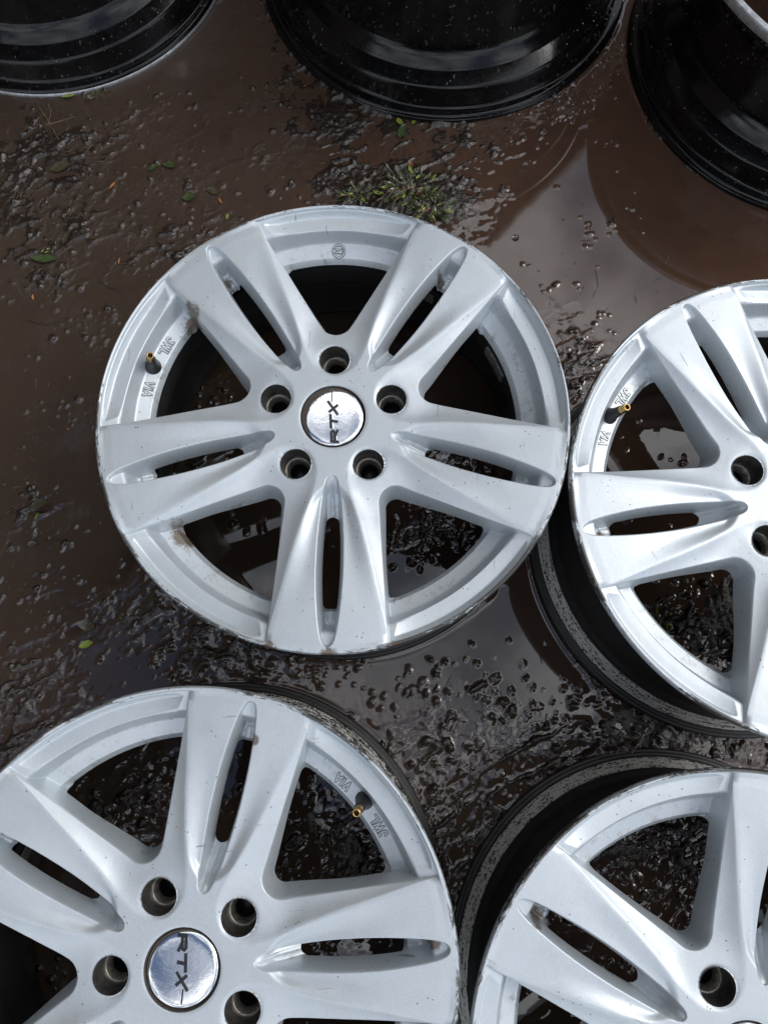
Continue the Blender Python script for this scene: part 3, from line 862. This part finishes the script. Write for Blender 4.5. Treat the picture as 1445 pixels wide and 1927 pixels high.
MK = {}
MK['VIA'] = mark_meshes('via_mark', G_VIA, A36 + R(7.3), .0046, sv=.0070)
MK['JWL'] = mark_meshes('jwl_mark', G_JWL, A36 - R(7.4), .0050, sv=.0070)
MK['PCD'] = mark_meshes('ring_mark', G_RING, A36 + 0, .0042)

# cap lettering: wide italic letters, read along +u
G_R = [[(0, 0), (.16, 1)], [(.16, .93), (1.45, .93), (1.62, .75), (1.56, .55), (1.35, .45), (.45, .45)], [(.8, .45), (1.6, 0)]]
G_T = [[(2.2, .93), (3.9, .93)], [(3.12, .9), (2.96, 0)]]
G_X = [[(4.1, -.1), (5.9, 1.15)], [(4.5, 1.0), (5.3, -.15)]]
G_TAIL = [[(5.9, .66), (7.4, .46)]]
def capz(x, y):
    r = math.hypot(x, y); return float(np.interp(r, [p[0] for p in cap_prof[:6]], [p[1] for p in cap_prof[:6]]))
def letters(name, G, s=.0074, wd=.0027):
    out = []
    for ln in G:
        out.append([((u - 3.75) * s * .97, (v - .5) * s * .88) for (u, v) in ln])
    return strip_mesh(name, out, wd, capz, .0006), strip_mesh(name + '_edge', [[(p[0] + .0006, p[1] - .0005) for p in l] for l in out], wd + .0008, capz, .00035)
CAPTXT = [letters('letter', G_R), letters('letter', G_T), letters('letter', G_X, wd=.0027), letters('letter', G_TAIL, wd=.0012)]

def box_mesh(name, sx, sy, sz, bev=.12):
    b = min(sx, sy, sz) * bev
    V = []; F = []
    xs = [-sx / 2, -sx / 2 + b, sx / 2 - b, sx / 2]
    V = [(x, y, z) for z, ins in ((-sz / 2, b), (-sz / 2 + b, 0), (sz / 2 - b, 0), (sz / 2, b)) for (x, y) in
         ((-sx / 2 + ins, -sy / 2 + ins), (sx / 2 - ins, -sy / 2 + ins), (sx / 2 - ins, sy / 2 - ins), (-sx / 2 + ins, sy / 2 - ins))]
    for k in range(3):
        for i in range(4):
            a = k * 4 + i; c = k * 4 + (i + 1) % 4
            F.append((a, c, c + 4, a + 4))
    F.append((3, 2, 1, 0)); F.append((12, 13, 14, 15))
    return pydata(name, V, F, False)
WEIGHT = box_mesh('wheel_weight', .0028, .019, .016)

def build_silver(i, W, label):
    root = obj('alloy_wheel', None, label=label, cat='car wheel', group='silver five twin-spoke alloy wheels lying face up in the mud')
    cx, cy = W['c']; tx, ty = W['t']
    nrm = Vector((-tx, -ty, 1)).normalized()
    q = Vector((0, 0, 1)).rotation_difference(nrm)
    # children are built in a wheel frame whose z axis is the wheel's axle
    root.location = (cx, cy, -.0022)
    root.rotation_mode = 'QUATERNION'
    root.rotation_quaternion = q
    spin = Matrix.Rotation(R(W['a']), 4, 'Z')
    spin_e = (0, 0, R(W['a']))
    mat = M_silver[i]
    # the stains are given in the photograph's axes, so the paint follows the face object
    obj('wheel_face', FACE, mat, root, rot=spin_e)
    obj('barrel', BARREL, M_barrels[i], root, rot=(0, 0, rng.rand() * 6))
    cap = obj('center_cap', CAP, M_chrome, root)
    if i == 0:
        cap.rotation_mode = 'QUATERNION'; tq = Vector((0, 0, 1)).rotation_difference(Vector((.052, -.042, 1)).normalized()); cap.rotation_quaternion = tq
        pv = Vector((0, 0, HF - .012)); cap.location = pv - tq @ pv
    obj('cap_ring', CAPRING, M_capring, root)
    for (mt, me2) in CAPTXT:
        l = obj('letter', mt, M_letter, cap, rot=(0, 0, W['text']))
        obj('letter_edge', me2, M_chrome, cap, rot=(0, 0, W['text']))
    for k in range(5):
        a = R(W['a'] + 36 + 72 * k)
        bh = obj('bolt_hole', BOLT, M_lug, root, loc=(.0615 * math.cos(a), .0615 * math.sin(a), 0))
        obj('seat_ring', BOLTSEAT, M_lugring, bh)
        obj('bore', BOLTBORE, M_dark, bh)
    va = W['va']          # window index that holds the valve
    ar = R(W['a'] + 36 + 72 * va)
    d = Vector(((V_R1 - V_R0) * math.cos(ar), (V_R1 - V_R0) * math.sin(ar), V_Z1 - V_Z0))
    v = obj('valve_stem', VR, M_rubber, root, loc=(V_R0 * math.cos(ar), V_R0 * math.sin(ar), V_Z0), rot=d.to_track_quat('Z', 'Y').to_euler())
    obj('valve_tip', VB, M_brass, v); obj('valve_core', VC, M_letter, v)
    for key, wi in (('VIA', va), ('JWL', va), ('PCD', (va + W.get('pcd', -1)) % 5))[:3 if i == 0 else 2]:
        e, t = MK[key]
        mk = obj('casting_mark', t, mat, root, rot=(0, 0, R(W['a'] + 72 * wi)), label={'VIA': 'raised letters VIA', 'JWL': 'raised letters JWL', 'PCD': 'small raised ring mark'}[key])
        obj('mark_edge', e, M_markline, mk)
    for (wa, wz) in W['weights']:
        for k in range(2):
            a = R(wa + k * 6.0); rr = .1905
            obj('wheel_weight', WEIGHT, M_weight, root, loc=(rr * math.cos(a), rr * math.sin(a), wz), rot=(0, 0, a))
    return root
W = WHEELS
# text direction: angle of the reading direction in the photograph's plane
W[0].update(text=R(93.5), va=0, pcd=-1, weights=[(59, HF - .065), (22, HF - .065), (-42, HF - .062)])
W[1].update(text=R(60), va=0, pcd=1, weights=[(140, HF - .08)])
W[2].update(text=R(-88), va=0, pcd=1, weights=[(150, HF - .08)])
W[3].update(text=R(20), va=2, pcd=1, weights=[(152, HF - .05)])
# wheel 0: spokes at -90.4+72k; the valve's window is at 162 deg
W[0]['va'] = 3
W[1]['va'] = 0
LAB = ['silver alloy wheel seen whole in the middle, chrome cap lettering reading upwards',
       'silver alloy wheel cut off by the right edge, touching the middle wheel',
       'silver alloy wheel at the bottom left with scuffed lip and cap lettering reading downwards',
       'silver alloy wheel in the bottom right corner, cap out of view']
for i in range(4):
    build_silver(i, W[i], LAB[i])

# ------------------------------------------------------------------ black wheels at the top
def black_profile(r, h):
    o = [(-.0055, .0), (.0, .0030), (-.0003, .0095), (-.0035, .0128), (-.0120, .0135), (-.0150, .0165), (-.0160, .0215), (-.0175, .030), (-.0195, .0395), (-.0215, .0425), (-.0240, .0436), (-.0530, .0562), (-.0560, .0582),
         (-.0575, .064), (-.0575, .145), (-.050, .155), (-.030, h - .042), (-.020, h - .038), (-.0185, h - .018), (-.012, h - .0135), (-.0020, h - .0125), (.0, h - .009)]
    out = [(r + a, z) for a, z in o]
    i = [(-.012, .002), (-.024, .012), (-.030, .044), (-.064, .068), (-.064, .15), (-.040, h - .045), (-.040, h - .03)]
    return densify([(r + a, z) for a, z in i[::-1]] + out, 2)
FACEB = {}
def build_black(B, label, lip_mat, foot_mat):
    r = B['r']; h = .2195
    root = obj('black_wheel', None, label=label, cat='car wheel', group='black painted wheels standing flat along the top of the picture')
    root.location = (B['c'][0], B['c'][1], -.0012)
    obj('barrel', lathe('black_barrel', black_profile(r, h), 220), M_black, root)
    obj('foot_lip', lathe('foot_lip', [(r - .0050, .0004), (r + .0006, .0014), (r + .0012, .0046), (r + .0006, .0078), (r - .002, .0088)], 220), foot_mat, root)
    obj('face_lip', lathe('face_lip', densify([(r - .001, h - .012), (r + .0004, h - .008), (r, h - .002), (r - .002, h), (r - .0085, h - .0006), (r - .0095, h - .003), (r - .012, h - .02), (r - .03, h - .035)], 2), 220), lip_mat, root)
    f = obj('wheel_face', FACE, M_black, root, rot=(0, 0, rng.rand() * 3))
    s = (r - .022) / .2364
    f.scale = (s, s, 1.0); f.location = (0, 0, h - .028 - HF)
    bd = lathe('hub_plate', [(.034 * s, h - .05), (.0001, h - .048)], 48)
    obj('hub_plate', bd, M_black, root)
    # rain drops standing on the outside of the barrel
    prof = black_profile(r, h)
    k0 = len(prof) // 4
    pr = prof[np.argmax(prof[:, 0] > r - .001):]
    seglen = np.hypot(np.diff(pr[:, 0]), np.diff(pr[:, 1])); cum = np.concatenate([[0], np.cumsum(seglen)])
    V = []; F = []
    dirc = math.atan2(.25 - B['c'][1], -B['c'][0] * .6)
    for n in range(2600):
        t = rng.rand() * cum[-1]
        j = min(np.searchsorted(cum, t) - 1, len(seglen) - 1); j = max(j, 0)
        u = (t - cum[j]) / max(seglen[j], 1e-6)
        p = pr[j] * (1 - u) + pr[j + 1] * u
        e = (pr[j + 1] - pr[j]) / max(seglen[j], 1e-9); nn = np.array([e[1], -e[0]])
        a = dirc + (rng.rand() - .5) * 3.0
        s0 = (.0004 + .0013 * rng.rand() ** 4)
        er = Vector((math.cos(a), math.sin(a), 0)); et = Vector((-math.sin(a), math.cos(a), 0)); ez = Vector((0, 0, 1))
        nv = (er * nn[0] + ez * nn[1]); tv = (er * e[0] + ez * e[1])
        c = er * p[0] + ez * p[1]
        b = len(V); el = 1 + rng.rand() * .8
        for ring, (rr, hh) in enumerate(((1, 0), (.8, .45), (.4, .72))):
            for k in range(6):
                g = k * 1.0472
                V.append(c + tv * (math.cos(g) * s0 * rr * el) + et * (math.sin(g) * s0 * rr) + nv * (hh * s0 - .0001))
        V.append(c + nv * (.8 * s0))
        for rg_ in range(2):
            for k in range(6):
                F.append((b + rg_ * 6 + k, b + rg_ * 6 + (k + 1) % 6, b + rg_ * 6 + 6 + (k + 1) % 6, b + rg_ * 6 + 6 + k))
        for k in range(6): F.append((b + 12 + k, b + 12 + (k + 1) % 6, b + 18))
    obj('rain_drops', pydata('rain_drops', V, F), M_drop, root, kind='stuff')
    return root
def drop_mat():
    m, nt, b = new_mat('rain_drop')
    b.inputs['Base Color'].default_value = (.9, .9, .9, 1)
    b.inputs['Transmission Weight'].default_value = 1.0
    b.inputs['IOR'].default_value = 1.33
    b.inputs['Roughness'].default_value = .02
    return m
M_drop = drop_mat()
build_black(BLACKS[0], 'black wheel in the top left corner with a worn bare metal edge on the mud', M_black, M_barelip)
build_black(BLACKS[1], 'black wheel at the top centre, glossy barrel beaded with rain', M_black, M_black)
build_black(BLACKS[2], 'black wheel in the top right corner with a bright silver face lip', M_barelip, M_black)

# ------------------------------------------------------------------ the building whose roof edge is mirrored in the puddle
pa = ground_pts([(1095, 290), (177, 1212)])
dline = (pa[0] - pa[1]); dline /= np.linalg.norm(dline)
nline = np.array([-dline[1], dline[0]])
d0 = float(pa[0] @ nline)
if d0 < 0: nline = -nline; d0 = -d0
D = 1.85
hb = CAM_H * (D / d0 - 1)
print('building dist', D, 'height', hb, 'd0', d0)
ang = math.atan2(dline[1], dline[0])
M_wall = simple_mat('brown_render', (.10, .075, .055), .8, 0, .3, .3, 3, .002)
M_roof = simple_mat('dark_roof_sheet', (.05, .045, .042), .6, 0, .3, .3, 4, .002)
M_glass = simple_mat('window_glass', (.02, .022, .025), .12)
bl = obj('building', None, label='tall brown building beyond the puddle, only its roof edge mirrored in the water', cat='building')
c0 = nline * (D + .25)
bl.location = (c0[0], c0[1], 0); bl.rotation_euler = (0, 0, ang)
def prism(name, x0, x1, y0, y1, z0, z1):
    V = [(x, y, z) for z in (z0, z1) for (x, y) in ((x0, y0), (x1, y0), (x1, y1), (x0, y1))]
    return pydata(name, V, [(3, 2, 1, 0), (4, 5, 6, 7), (0, 1, 5, 4), (1, 2, 6, 5), (2, 3, 7, 6), (3, 0, 4, 7)], False)
sgn = 1 if (np.array([-math.sin(ang), math.cos(ang)]) @ nline) > 0 else -1
def yy(a, b): return (min(a * sgn, b * sgn), max(a * sgn, b * sgn))
y0, y1 = yy(0, 5)
obj('wall', prism('wall', -11, 11, y0, y1, 0, hb - .12), M_wall, bl)
y0, y1 = yy(-.25, 5.2)
obj('roof', prism('roof', -11.2, 11.2, y0, y1, hb - .117, hb + .0), M_roof, bl)
for xx in (-8.5, -5.5, 5.5, 8.5):
    for zz in (1.0, 4.0):
        if zz + 1.3 < hb - .3:
            y0, y1 = yy(-.03, .02)
            w_ = obj('window', prism('window', xx - .6, xx + .6, y0, y1, zz, zz + 1.3), M_roof, bl)
            y0, y1 = yy(-.045, -.031)
            obj('pane', prism('pane', xx - .52, xx + .52, y0, y1, zz + .08, zz + 1.22), M_glass, w_)

# ------------------------------------------------------------------ leaves, weeds, straws
def surf(x, y):
    i = min(max(np.searchsorted(gx, x), 1), nx - 1); j = min(max(np.searchsorted(gy, y), 1), ny - 1)
    return max(float(H[i - 1:i + 1, j - 1:j + 1].max()), 0.0)
def leaf_mesh(L, Wd, curl=.2, fold=.25, n=8, seed=0):
    rs = random.Random(seed)
    V = []; F = []
    for i in range(n + 1):
        t = i / n
        w = Wd * (math.sin(math.pi * min(1, t * .97 + .015)) ** .75) * (1 - .25 * t) * (1 + .10 * rs.uniform(-1, 1))
        z = curl * L * (t - .45) ** 2
        bend = .08 * L * math.sin(t * 2.2)
        for s in (-1, -.55, 0, .55, 1):
            V.append((L * t, bend + w / 2 * s, z + fold * w * .5 * abs(s) ** 1.3 + rs.uniform(-1, 1) * .0004))
    for i in range(n):
        for k in range(4):
            a = i * 5 + k
            F.append((a, a + 1, a + 6, a + 5))
    return pydata('leaf', V, F)
LEAVES = [  # px, py, length px, width px, direction deg (photo, y up), material, label
    (108, 488, 48, 20, 175, 0, 'largest green leaf lying on the brown mud left of the middle wheel'),
    (122, 462, 26, 12, 70, 1, 'narrow olive leaf upright above the largest green leaf'),
    (97, 322, 40, 22, 10, 1, 'olive leaf floating in the mud below the top left black wheel'),
    (308, 310, 26, 14, -20, 0, 'small folded green leaf on mud above the middle wheel, left part'),
    (280, 322, 24, 10, 30, 0, 'thin green leaf half sunk beside the small folded green leaf'),
    (345, 375, 26, 20, 5, 0, 'round green leaf close to the upper left of the middle wheel'),
    (390, 356, 26, 14, -30, 1, 'dull leaf under water right of the round green leaf'),
    (428, 414, 12, 7, 80, 2, 'tiny bright green leaf at the upper left rim of the middle wheel'),
    (118, 184, 26, 16, 0, 2, 'bright green leaf tucked against the top left black wheel'),
    (62, 956, 32, 18, 10, 1, 'pale olive leaf on the lump at the left edge'),
    (163, 1188, 20, 30, 80, 1, 'dark oval leaf standing in the puddle at the lower left'),
    (150, 1218, 24, 14, 15, 2, 'green leaf drowned below the dark oval leaf'),
    (752, 262, 30, 19, 65, 0, 'oval green leaf below the top centre black wheel'),
    (757, 238, 18, 12, 120, 2, 'pair leaf touching the foot of the top centre black wheel'),
    (776, 236, 16, 9, 60, 2, 'smaller pair leaf touching the foot of the top centre black wheel'),
    (52, 1025, 18, 10, 0, 1, 'short brown-green leaf below the lump at the left edge'),
]
for k, (px, py, L, Wd, dg, mi, lab) in enumerate(LEAVES):
    x, y = gp(px, py); s = PX * 1.12
    me = leaf_mesh(L * s, Wd * s, .25 if k % 2 else .1, .22, 8, k)
    z = surf(x, y)
    obj('fallen_leaf', me, M_leaf[mi], label=lab, cat='leaf', group='leaves lying in the mud', loc=(x, y, z + .0016), rot=(R(random.Random(k).uniform(-10, 10)), R(random.Random(k + 9).uniform(-10, 3)), R(dg)))
CHIPS = [(411, 372, 16, 5, -65, 'orange leaf scrap lying upright near the upper left of the middle wheel'),
         (207, 356, 20, 4, 50, 'orange pine needle scrap on mud below the top left wheel'),
         (126, 808, 5, 4, 0, 'tiny orange scrap in the brown mud left of the middle wheel'),
         (770, 308, 16, 5, -70, 'orange stalk tip at the top of the weed clump'),
         (572, 165, 6, 4, 20, 'tiny orange scrap beside the foot of the top centre wheel'),
         (64, 565, 12, 5, 100, 'orange brown scrap under the lump at the upper left'),
         (224, 497, 14, 4, 80, 'pale orange scrap between lumps left of the middle wheel')]
for k, (px, py, L, Wd, dg, lab) in enumerate(CHIPS):
    x, y = gp(px, py); s = PX * 1.1
    obj('leaf_scrap', leaf_mesh(L * s, Wd * s, .15, .3, 4, 50 + k), M_rust, label=lab, cat='leaf scrap', group='orange scraps in the mud', loc=(x, y, surf(x, y) + .001), rot=(0, 0, R(dg)))
STRAWS = [([(62, 145), (68, 180), (76, 205)], .5, 'long dry stalk leaning on the edge of the top left black wheel', 0),
          ([(86, 235), (110, 230), (143, 219)], .9, 'straight pale straw lying below the top left black wheel', 0),
          ([(76, 205), (88, 222), (96, 236), (108, 258), (122, 276)], .9, 'bent brown straw running down from the dry stalk', 0),
          ([(88, 246), (99, 262), (108, 285)], .8, 'short bent straw left of the bent brown straw', 1),
          ([(92, 196), (97, 210), (92, 232)], .7, 'upright short straw beside the dry stalk', 0),
          ([(10, 335), (40, 312), (60, 300)], .5, 'thin dark root at the left edge of the mud', 1),
          ([(140, 385), (160, 350), (167, 332)], .6, 'curved dark root near the lower mud lumps', 1),
          ([(50, 602), (90, 612), (130, 600)], .5, 'long thin root lying flat left of the middle wheel', 1),
          ([(190, 530), (205, 541), (232, 548)], .6, 'dark root reaching to the middle wheel from the left', 1),
          ([(1115, 560), (1125, 540), (1120, 500)], .4, 'fine root under the puddle between the two right wheels', 1),
          ([(935, 690), (905, 700)], .6, 'small twig under the middle wheel', 1),
          ([(1010, 1215), (1020, 1250)], .5, 'small twig near the right wheel foot', 1)]
for k, (pts, wd, lab, mi) in enumerate(STRAWS):
    P3 = []
    for (a, b) in pts:
        x, y = gp(a, b); P3.append((x, y, surf(x, y) + .0012 + (.02 if (k == 0 and b < 150) else 0)))
    # subdivide with slight wobble
    Q = []
    rs = random.Random(k)
    for a, b in zip(P3[:-1], P3[1:]):
        for q in range(4):
            t = q / 4; p = [a[i] * (1 - t) + b[i] * t for i in range(3)]
            if q: p[0] += rs.uniform(-1, 1) * .0006; p[1] += rs.uniform(-1, 1) * .0006
            Q.append(p)
    Q.append(P3[-1])
    V, F = tube(Q, [wd * .001 * (1 - .5 * i / len(Q)) for i in range(len(Q))], 5)
    obj('dry_straw' if mi == 0 else 'root_fibre', pydata('straw', V, F), (M_straw, M_twig)[mi], label=lab, cat='straw' if mi == 0 else 'root', group='straws and roots on the mud')

def weed(px, py, n, spread, lo, hi, label, seed, stalks=0, tilt=(50, 95)):
    rs = random.Random(seed)
    x, y = gp(px, py)
    root = obj('weed_clump', None, label=label, cat='weed', loc=(x, y, surf(x, y)))
    shapes = [leaf_mesh(.018, .0011, .5, .3, 6, 95), leaf_mesh(.016, .0008, .7, .3, 6, 96), leaf_mesh(.012, .0034, -.6, -.3, 6, 97), leaf_mesh(.010, .0028, .5, .3, 6, 91), leaf_mesh(.010, .0048, .4, .3, 6, 92), leaf_mesh(.010, .0014, .6, .35, 6, 93), leaf_mesh(.010, .0036, .8, .2, 6, 94)]
    for k in range(n):
        a = rs.uniform(0, 360); q = rs.random() ** .6
        ln = rs.uniform(lo, hi) * PX * 10000
        me = rs.choice(shapes)
        l = obj('leaf', me, rs.choice(M_leaf if rs.random() < .6 else M_leaf[1:]), root, loc=(spread[0] * PX * q * math.cos(R(a)), spread[1] * PX * q * math.sin(R(a)), rs.uniform(.0, .004)),
                rot=(rs.uniform(-.5, .5), -R(rs.uniform(90 - tilt[1], 90 - tilt[0])) * .8, R(a + rs.uniform(-60, 60))))
        l.scale = (ln, ln, ln)
    for k in range(stalks):
        a = rs.uniform(200, 300)
        p0 = (rs.uniform(-.5, .5) * spread[0] * PX, rs.uniform(-.6, .2) * spread[1] * PX, .003)
        ln = rs.uniform(20, 45) * PX
        p1 = (p0[0] + math.cos(R(a)) * ln * .4, p0[1] + math.sin(R(a)) * ln * .4, .012); p2 = (p0[0] + math.cos(R(a)) * ln, p0[1] + math.sin(R(a)) * ln, .016)
        V, F = tube([p0, p1, p2], [.0011, .0009, .0005], 5)
        obj('stalk', pydata('stalk', V, F), rs.choice([M_pink, M_straw]), root)
    return root
weed(768, 366, 95, (58, 40), .10, .26, 'largest clump of bright green weeds, right behind the top of the middle wheel', 1, 7)
weed(815, 392, 50, (34, 26), .12, .26, 'low weeds spilling right of the largest clump behind the middle wheel', 2, 2)
weed(668, 370, 26, (26, 10), .10, .20, 'small sprig of weeds left of the largest clump behind the middle wheel', 3, 2)
weed(178, 178, 20, (30, 8), .10, .24, 'weeds flattened under the edge of the top left black wheel', 4, 0)
weed(1243, 1160, 22, (20, 18), .10, .24, 'dark green weeds seen through the lower window of the right wheel', 5, 0)
weed(72, 955, 8, (18, 14), .08, .14, 'sprig of weeds on the lump at the left edge', 6, 0)
weed(100, 470, 7, (22, 14), .08, .14, 'sprig beside the largest green leaf', 7, 0)
weed(350, 850, 14, (22, 12), .08, .18, 'weeds seen through the left slot of the middle wheel', 8, 0)
weed(240, 1165, 8, (14, 10), .06, .12, 'tiny sprig in the bubbly mud at the lower left', 9, 0)

# ------------------------------------------------------------------ little bubbles standing on the water
V = []; F = []
BUB = [(907, 362, 9), (970, 447, 10), (1060, 412, 4), (1262, 865, 7), (880, 318, 4), (60, 1220, 5)]
rs = random.Random(12)
for k in range(150):
    c = rs.choice(LUMPS[:20]); BUB.append((c[0] + rs.uniform(-1, 1) * c[2], c[1] + rs.uniform(-1, 1) * c[3], rs.uniform(1.2, 3.4)))
for (px, py, r0) in BUB:
    x, y = gp(px, py); r0 = r0 * PX * .8; z = surf(x, y) - r0 * .15; b = len(V)
    for i in range(4):
        el = i * R(24)
        for k in range(10):
            a = k * R(36); V.append((x + math.cos(a) * math.cos(el) * r0, y + math.sin(a) * math.cos(el) * r0, z + math.sin(el) * r0))
    V.append((x, y, z + r0))
    for i in range(3):
        for k in range(10): F.append((b + i * 10 + k, b + i * 10 + (k + 1) % 10, b + (i + 1) * 10 + (k + 1) % 10, b + (i + 1) * 10 + k))
    for k in range(10): F.append((b + 30 + k, b + 30 + (k + 1) % 10, b + 40))
obj('water_bubbles', pydata('water_bubbles', V, F), M_drop, label='small clear bubbles standing on the muddy puddle water', kind='stuff')

# ------------------------------------------------------------------ fine plant debris trodden into the mud
V = []; F = []
rs = random.Random(31)
spots = [(150, 260, 170, 90, 90), (100, 450, 110, 120, 60), (300, 470, 110, 60, 40), (600, 250, 120, 60, 40), (760, 350, 120, 50, 60), (860, 270, 90, 50, 30), (60, 900, 60, 200, 30), (250, 1150, 150, 80, 30), (900, 1400, 150, 100, 40), (1250, 500, 180, 120, 14), (1230, 1390, 150, 40, 30)]
for (px, py, rx, ry, n) in spots:
    for k in range(n):
        x, y = gp(px + rs.gauss(0, .5) * rx, py + rs.gauss(0, .5) * ry); z = surf(x, y) + .0005
        L = rs.uniform(.003, .016); a = rs.uniform(0, 6.28); w = rs.uniform(.00025, .0006); bnd = rs.uniform(-.3, .3) * L
        b = len(V)
        for i in range(4):
            t = i / 3 - .5
            cx = x + math.cos(a) * L * t - math.sin(a) * bnd * t * t * 2; cy = y + math.sin(a) * L * t + math.cos(a) * bnd * t * t * 2
            nxx, nyy = -math.sin(a) * w, math.cos(a) * w
            V += [(cx + nxx, cy + nyy, z), (cx, cy, z + w * 1.2), (cx - nxx, cy - nyy, z)]
        for i in range(3):
            for q in range(2): F.append((b + i * 3 + q, b + i * 3 + q + 1, b + i * 3 + q + 4, b + i * 3 + q + 3))
M_debris = simple_mat('plant_debris', (.075, .055, .035), .4, 0, .5, .7, 40)
obj('plant_debris', pydata('plant_debris', V, F), M_debris, label='fine dark straws and roots trodden into the wet mud', kind='stuff')
